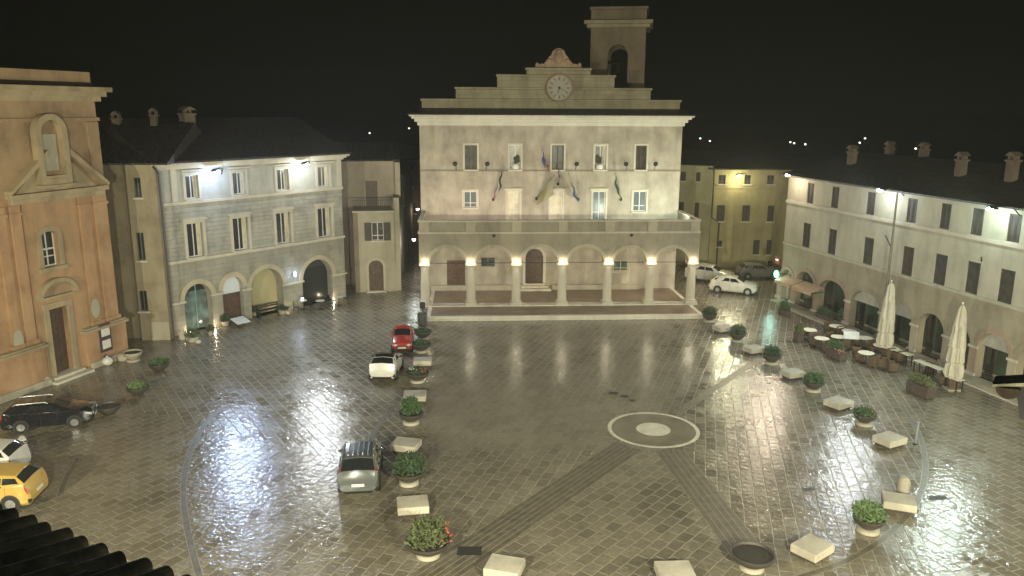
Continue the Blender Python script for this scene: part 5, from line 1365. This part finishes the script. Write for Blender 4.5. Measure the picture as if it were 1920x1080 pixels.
for x, y, a, lb in ((583, 582, 60, 'metal chair left of the middle small table'), (612, 573, -40, 'metal chair behind the middle small table'), (622, 578, 70, 'metal chair left of the small table nearest the corner'), (649, 569, -80, 'metal chair at the palazzo corner'), (556, 586, 100, 'metal chair left of the lantern table')):
    chair(x, y, R(a), lb, GC)
q = G(568, 580); t = thing('lantern', 'square white lantern glowing on a small table', 'lantern', (q.x, q.y, .745)); b = MB(); b.box(-.1, .1, -.1, .1, .0, .26); b.build('shade', emit('lantern_glow', (1, .95, .8), 2.2), t, bevel=.01)
b = MB(); b.box(-.12, .12, -.12, .12, .262, .29); b.build('lid', M_IRON, t)

# ------------------------------------------------------------------ cafe terrace on the right
M_TTOP = plain('cream_tabletop', (.8, .75, .58), .5, 0, .05, 3); M_WICK = plain('brown_wicker', (.12, .08, .045), .7, 0, .4, 25, bump=.8)
def wicker_chair(world, ang, lb):
    t = thing('wicker_chair', lb, 'chair', (world.x, world.y, 0), ang, 'wicker chairs on the cafe terrace')
    b = MB(); b.box(-.27, .27, -.26, .26, .12, .42); b.build('seat', M_WICK, t, bevel=.03)
    b = MB(); b.box(-.29, .29, .2, .29, .3, .82); b.box(-.31, -.25, -.24, .2, .3, .64); b.box(.25, .31, -.24, .2, .3, .64); b.build('backrest', M_WICK, t, bevel=.03)
    for sx in (-.24, .24):
        for sy in (-.22, .22): b = MB(); b.box(sx - .02, sx + .02, sy - .02, sy + .02, 0, .119); b.build('leg', M_IRON, t)
tabs = [(1518, 618, 'cream round table at the far left end of the cafe terrace'), (1541, 634, 'cream round table second from the terrace left end, beside the dark planter box'), (1568, 611, 'cream round table closest to the wide dark arch'),
        (1592, 620, 'cream round table behind the white menu board'), (1572, 631, 'cream round table left of the white menu board'), (1622, 633, 'cream round table between the menu board and the first parasol'),
        (1624, 661, 'cream round table nearest the open square'), (1652, 647, 'cream round table at the foot of the first parasol, left'), (1672, 652, 'cream round table at the foot of the first parasol, right')]
rnd = random.Random(5)
for i, (x, y, lb) in enumerate(tabs):
    q = G(x, y, .74); t = thing('cafe_table', lb, 'table', (q.x, q.y, 0), 0, 'round cream tables on the cafe terrace')
    b = MB(); b.lathe([(.47, .705), (.50, .72), (.49, .745), (.0001, .746)], 28); b.build('tabletop', M_TTOP, t)
    b = MB(); b.tube([(0, 0, .03), (0, 0, .704)], .035, 8); b.lathe([(.26, 0), (.24, .03), (.04, .06)], 16); b.build('leg', M_IRON, t)
    base = lb.replace('cream round table', '').strip()
    for k, da in enumerate((Fr.ang, Fr.ang + math.pi) if i not in (2, 3) else (Fr.ang + math.pi,)):
        d = Vector((math.cos(da), math.sin(da), 0)) * .72
        wicker_chair(q + d, da - math.pi / 2 + rnd.uniform(-.25, .25), ('near-side ' if k == 0 and i not in (2, 3) else 'far-side ') + 'wicker chair at the table ' + ' '.join(base.split()[:9]))
# rectangular tables by the kerb
for x, y, wd, lb in ((1694, 660, 1.3, 'long cream table right of the first parasol'), (1731, 679, 1.1, 'cream rectangular table under the middle of the terrace edge'), (1760, 690, 1.3, 'long cream table at the foot of the second parasol'), (1790, 708, 1.0, 'cream rectangular table just right of the second parasol foot')):
    q = G(x, y, .74); t = thing('cafe_table', lb, 'table', (q.x, q.y, 0), Fr.ang, 'rectangular tables on the cafe terrace')
    b = MB(); b.box(-wd / 2, wd / 2, -.26, .26, .70, .74); b.build('tabletop', M_TTOP, t, bevel=.01)
    for sx in (-wd / 2 + .08, wd / 2 - .08):
        for sy in (-.2, .2): b = MB(); b.box(sx - .025, sx + .025, sy - .025, sy + .025, 0, .699); b.build('leg', M_IRON, t)
for x, y, a, lb in ((1655, 690, 1, 'wicker armchair in front of the first parasol foot'), (1672, 697, 1.5, 'wicker armchair between the first parasol and the big box hedge'), (1690, 676, 4, 'wicker armchair left of the big box hedge'), (1770, 722, 1, 'wicker armchair right of the big box hedge'), (1785, 728, 3, 'wicker armchair furthest right on the terrace'), (1745, 700, 2.4, 'wicker armchair behind the big box hedge')):
    wicker_chair(G(x, y), a, lb)
M_BOXP = plain('brown_planter_wood', (.09, .065, .05), .7, 0, .3, 6)
def box_planter(x, y, L_, lb, lf, h=.55, ang=None, hf=.55, flow=False, m=None):
    q = G(x, y); t = thing('box_planter', lb, 'planter box', (q.x, q.y, 0), Fr.ang if ang is None else ang, 'planter boxes round the cafe terrace')
    b = MB(); b.box(-L_ / 2, L_ / 2, -.25, .25, .04, h); b.box(-L_ / 2 - .03, L_ / 2 + .03, -.28, .28, h + .001, h + .05); b.build('box', m or M_BOXP, t, bevel=.015)
    b = MB()
    for sx in (-L_ / 2 + .1, L_ / 2 - .1): b.box(sx - .05, sx + .05, -.22, .22, 0, .039)
    b.build('foot', M_IRON, t)
    b = MB(); foliage(b, L_ / 2, .26, hf, 700, h + .02, .08, int(x + y)); b.build('hedge', LEAF[lf], t)
    if flow:
        b = MB(); r2 = random.Random(3)
        for k in range(24): b.ball((r2.uniform(0, L_ / 2), r2.uniform(-.3, 0), h + r2.uniform(0, .2)), .06, .06, .05, 1, .2)
        b.build('pink_flowers', plain('pink_petals', (.4, .2, .17), .6), t)
box_planter(1567, 672, 1.5, 'dark box planter with pink flowers at the terrace corner', 1, flow=True)
box_planter(1724, 740, 1.7, 'large brown box planter with a green hedge nearest the viewer', 3, .6)
box_planter(1497, 640, .6, 'slim box planter of yellow-green leaves at the terrace left end', 3, .6, hf=.7)
box_planter(1545, 600, 1.6, 'box planter with a low hedge before the wide dark arch', 0, .4, hf=.5)
box_planter(1580, 606, 1.2, 'box planter with pale hedge right of the wide dark arch', 1, .4, hf=.55)
box_planter(1470, 590, 1.0, 'box planter by the entrance under the glowing green sign', 1, .4, hf=.6)
q = G(1594, 655); t = thing('menu_stand', 'white menu board on a stand among the round tables', 'board', (q.x, q.y, 0), R(-12))
b = MB(); b.prism([(-.5, -.12, .75), (.5, -.12, .75), (.5, .16, 1.2), (-.5, .16, 1.2)], (0, .02, .01)); b.build('board', plain('white_board', (.68, .70, .74), .5), t)
b = MB(); b.tube([(0, .05, 0), (0, .05, .95)], .03, 8); b.lathe([(.24, 0), (.22, .04), (.03, .06)], 14); b.build('stand', M_IRON, t)
# closed parasols
M_CANV = plain('cream_canvas', (.52, .49, .40), .85, 0, .1, 2, bump=.2)
def parasol(x, y, ytop, lb):
    q = G(x, y); d = ray(x + (960 - x) * -.0, ytop); h = HC + ray(x, ytop).z * (q.y / ray(x, ytop).y)
    t = thing('parasol', lb, 'parasol', (q.x, q.y, 0), 0, 'closed parasols on the cafe terrace')
    b = MB(); b.tube([(0, 0, .1), (0, 0, h)], .045, 10); b.build('pole', M_RIMM, t, True)
    b = MB(); b.box(-.4, .4, -.4, .4, 0, .1); b.build('base', M_STONE, t, bevel=.02)
    b = MB(); n = 32; rings = []
    for z, r in ((.75, .40), (.95, .48), (1.5, .42), (1.62, .34), (1.75, .43), (2.6, .38), (h * .75, .29), (h - .35, .18), (h - .1, .08)):
        rings.append([b.b.verts.new((r * (1 + .22 * math.cos(8 * 2 * math.pi * i / n + z)) * math.cos(2 * math.pi * i / n), r * (1 + .22 * math.cos(8 * 2 * math.pi * i / n + z)) * math.sin(2 * math.pi * i / n), z)) for i in range(n)])
    for a, c in zip(rings, rings[1:]):
        for i in range(n): b.b.faces.new([a[i], a[(i + 1) % n], c[(i + 1) % n], c[i]])
    b.b.faces.new(rings[0][::-1]); b.b.faces.new(rings[-1]); b.build('canopy', M_CANV, t, True)
    b = MB(); b.lathe([(.38, 1.58), (.39, 1.62), (.38, 1.66)], 24, cap=False); b.build('strap', M_CANV, t, True)
    b = MB(); b.ball((0, 0, h + .03), .06, .06, .09); b.build('finial', M_WHITE, t, True)
parasol(1656, 668, 528, 'closed cream parasol in front of the tall lamp-side pole')
parasol(1784, 730, 570, 'closed cream parasol nearer the right edge')
q = G(1650, 655); dt = ray(1670, 362); hh = HC + dt.z * (q.y / dt.y)
t = thing('tall_pole', 'tall slender grey mast rising past the eaves behind the first parasol', 'pole', (q.x, q.y, 0))
b = MB(); b.tube([(0, 0, 0), (0, 0, hh)], .11, 12, .06); b.build('mast', plain('mast_paint', (.18, .17, .15), .5, .4), t, True)
b = MB(); b.tube([(0, 0, hh * .66), (-.5, 0, hh * .74)], .03, 6); b.build('bracket', M_IRON, t)
b = MB(); b.lathe([(.2, 0), (.2, .3), (.12, .4)], 12); b.build('base', M_IRON, t)
# awnings and signs at the left entrances
M_AWN = plain('peach_awning', (.50, .36, .25), .8, 0, .1, 3)
for x0, x1, yt, yb2, lb in ((1457, 1486, 521, 536, 'left half of the peach awning over the first doorway'), (1489, 1525, 533, 550, 'right half of the peach awning over the second doorway')):
    ua, va = Fr.uv(x0, yt, 1.0); ub, vb = Fr.uv(x1, yb2, 1.0)
    v = (Fr.uv(x0, yt, .6)[1] + Fr.uv(x1, yb2, 1.0)[1]) / 2
    t = thing('awning', lb, 'awning', Fr.world(ua, 0, v), Fr.ang, 'peach awnings'); w_ = ub - ua
    b = MB(); b.prism([(0, -.05, .35), (0, -1.2, 0), (0, -1.22, .03), (0, -.05, .39)], (w_, 0, 0)); b.build('canvas', M_AWN, t)
    b = MB(); b.box(0, w_, -1.235, -1.222, -.22, .02); b.build('valance', M_AWN, t)
    b = MB()
    for xx in (.05, w_ - .05): b.tube([(xx, -.02, 0), (xx, -1.15, -.03)], .02, 6)
    b.build('bracket', M_IRON, t)
u, v = Fr.uv(1456, 514, .9)
t = thing('pharmacy_sign', 'round glowing green-white sign on a bracket at the arcade corner', 'sign', Fr.world(u, 0, v), Fr.ang)
b = MB(); b.box(-.03, .03, -.6, 0, -.03, .03); b.build('bracket', M_IRON, t)
b = MB(); b.lathe([(.0001, -.04), (.24, -.04), (.24, .04), (.0001, .04)], 24, (0, -.9, 0), axis='Y'); b.build('disc', emit('sign_disc', (.8, 1, .92), 9), t)
b = MB(); b.lathe([(.26, -.05), (.33, -.05), (.33, .05), (.26, .05), (.26, -.05)], 24, (0, -.9, 0), axis='Y', cap=False); b.build('ring', emit('sign_ring', (.15, .8, .5), 2.5), t)
bulb(t, (0, -1.25, 0), 70, (.5, 1, .85), .12)
u, v = Fr.uv(1457, 488, .5)
t = thing('red_sign', 'small red wall sign with a lit white strip above the green sign', 'sign', Fr.world(u, 0, v), Fr.ang)
b = MB(); b.box(-.32, .32, -.5, -.44, -.3, .3); b.build('panel', plain('sign_red', (.3, .06, .04), .5), t)
b = MB(); b.box(-.2, .2, -.52, -.502, -.02, .1); b.build('strip', emit('sign_strip', (1, .9, .85), 1.6), t)
b = MB(); b.box(-.03, .03, -.439, 0, -.03, .03); b.build('bracket', M_IRON, t)

# ------------------------------------------------------------------ roofs right under the camera
zE = 12.8
e0, e1 = G(45, 990, zE), G(352, 1114, zE)
ud = (e1 - e0).normalized(); back = Vector((-ud.y, ud.x, 0))
if back.y > 0: back = -back
t = thing('near_roof', 'dark curved-tile roof cutting across the bottom left corner', 'roof', (e0.x, e0.y, zE))
M_NT = plain('old_roof_tile', (.26, .24, .16), .8, 0, .4, 4, bump=.5)
M_NT2 = plain('old_roof_tile_light', (.2, .18, .12), .8, 0, .4, 5, bump=.5)
LEN = 5.2; SL = .30
def rp(s, d): return ud * s + back * d + Vector((0, 0, d * SL))
b = MB(); q0 = -9; q1 = 12; zo = Vector((0, 0, -.03))
b.prism([rp(q0, .03) + zo, rp(q1, .03) + zo, rp(q1, LEN) + zo, rp(q0, LEN) + zo], (0, 0, -.12)); b.build('deck', M_NT, t)
rt = random.Random(9); bb = (MB(), MB())
s = q0
while s < q1:
    for k in range(12):
        d0 = k * .42 - (rt.uniform(-.02, .04) if k else rt.uniform(0, .05)); d1 = d0 + .5; b = bb[1 if rt.random() < .12 else 0]
        r0, r1 = .078, .066; rings = []
        up = (Vector((0, 0, 1)) - back * SL).normalized(); sj = s + rt.uniform(-.015, .015)
        for d, r in ((d0, r0), (d1, r1)):
            c = rp(sj, d) + up * (.03 if d == d0 else .0)
            rings.append([b.b.verts.new(c + ud * math.cos(math.pi * i / 8) * r + up * math.sin(math.pi * i / 8) * r) for i in range(9)])
        for i in range(8): b.b.faces.new([rings[0][i], rings[0][i + 1], rings[1][i + 1], rings[1][i]])
        b.b.faces.new(rings[0])
    s += .215
bb[0].build('tiles', M_NT, t); bb[1].build('mossy_tiles', M_NT2, t)
# verge with gutter end at the right edge
D = 8.5; dr_ = ray(1893, 722); c = CP + dr_ * (D / dr_.y)
t = thing('near_gutter', 'dark end of a roof verge and gutter poking in at the right edge', 'gutter', c, R(-35))
M_COP = plain('brown_gutter', (.055, .038, .025), .5, .3, .3)
b = MB(); pr = [(-.12 * math.cos(math.pi * i / 14), -.12 * math.sin(math.pi * i / 14)) for i in range(15)]
b.prism([(x, 0, z + .03) for x, z in pr], (.25, 1.3 * 0 + .0, 0) if False else (0, -.25, 0)); b.build('gutter', M_COP, t)
b = MB(); b.prism([(-.15, .06, .035), (.9, .06, .26), (.9, .06, .34), (-.15, .06, .06)], (0, -.35, 0)); b.build('roof_verge', M_NT, t)
b = MB(); b.prism([(.02, .02, .065), (.9, .02, .25), (.9, .02, -.5), (.14, .02, -.3), (.10, .02, -.1)], (0, -.2, 0)); b.build('fascia', plain('dark_fascia', (.008, .007, .007), .7), t)
b = MB(); b.tube([(.03, .07, -.07), (.075, .07, -.05), (.10, .07, -.01), (.13, .07, .0)], .018, 8); b.build('gutter_strap', M_WHITE, t, True)
# lamp beyond the picture, the house below the view and its added fill lamps
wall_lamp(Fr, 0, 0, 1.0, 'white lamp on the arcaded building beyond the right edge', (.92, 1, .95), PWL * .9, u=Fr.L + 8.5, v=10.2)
Fn = Facade(Vector((34, 4.0, 0)), Vector((-34, 4.0, 0)))
nb = thing('near_house', 'rendered house under the viewpoint on the near side of the square', 'house', (Fn.A.x, Fn.A.y, 0), Fn.ang)
b = MB(); b.box(0, Fn.L, 0, .5, 0, 11.9); b.build('wall', M_BEIGE, nb)
for u_, lb_ in ((8, 'leftmost'), (26, 'left middle'), (42, 'right middle'), (60, 'rightmost')):
    t = wall_lamp(Fn, 0, 0, 1.0, lb_ + ' added warm fill lamp on the near house facing the town hall', (1, .945, .68), 29000, u=u_, v=11.2, spill=50)  # unseen lamps, added to even out the light over the square
# ------------------------------------------------------------------ damp night air
b = MB(); b.box(-395, 395, -55, 1100, -1.5, 60)
hz = structure(b.build('haze', M_IRON), 'stuff')
m = bpy.data.materials.new('damp_air'); m.use_nodes = True; nt = m.node_tree; nt.nodes.clear()
vo = nt.nodes.new('ShaderNodeVolumePrincipled'); ou = nt.nodes.new('ShaderNodeOutputMaterial')
vo.inputs['Color'].default_value = (.95, .95, .85, 1); vo.inputs['Density'].default_value = .0007; vo.inputs['Anisotropy'].default_value = .3
nt.links.new(vo.outputs[0], ou.inputs['Volume']); hz.data.materials.clear(); hz.data.materials.append(m)
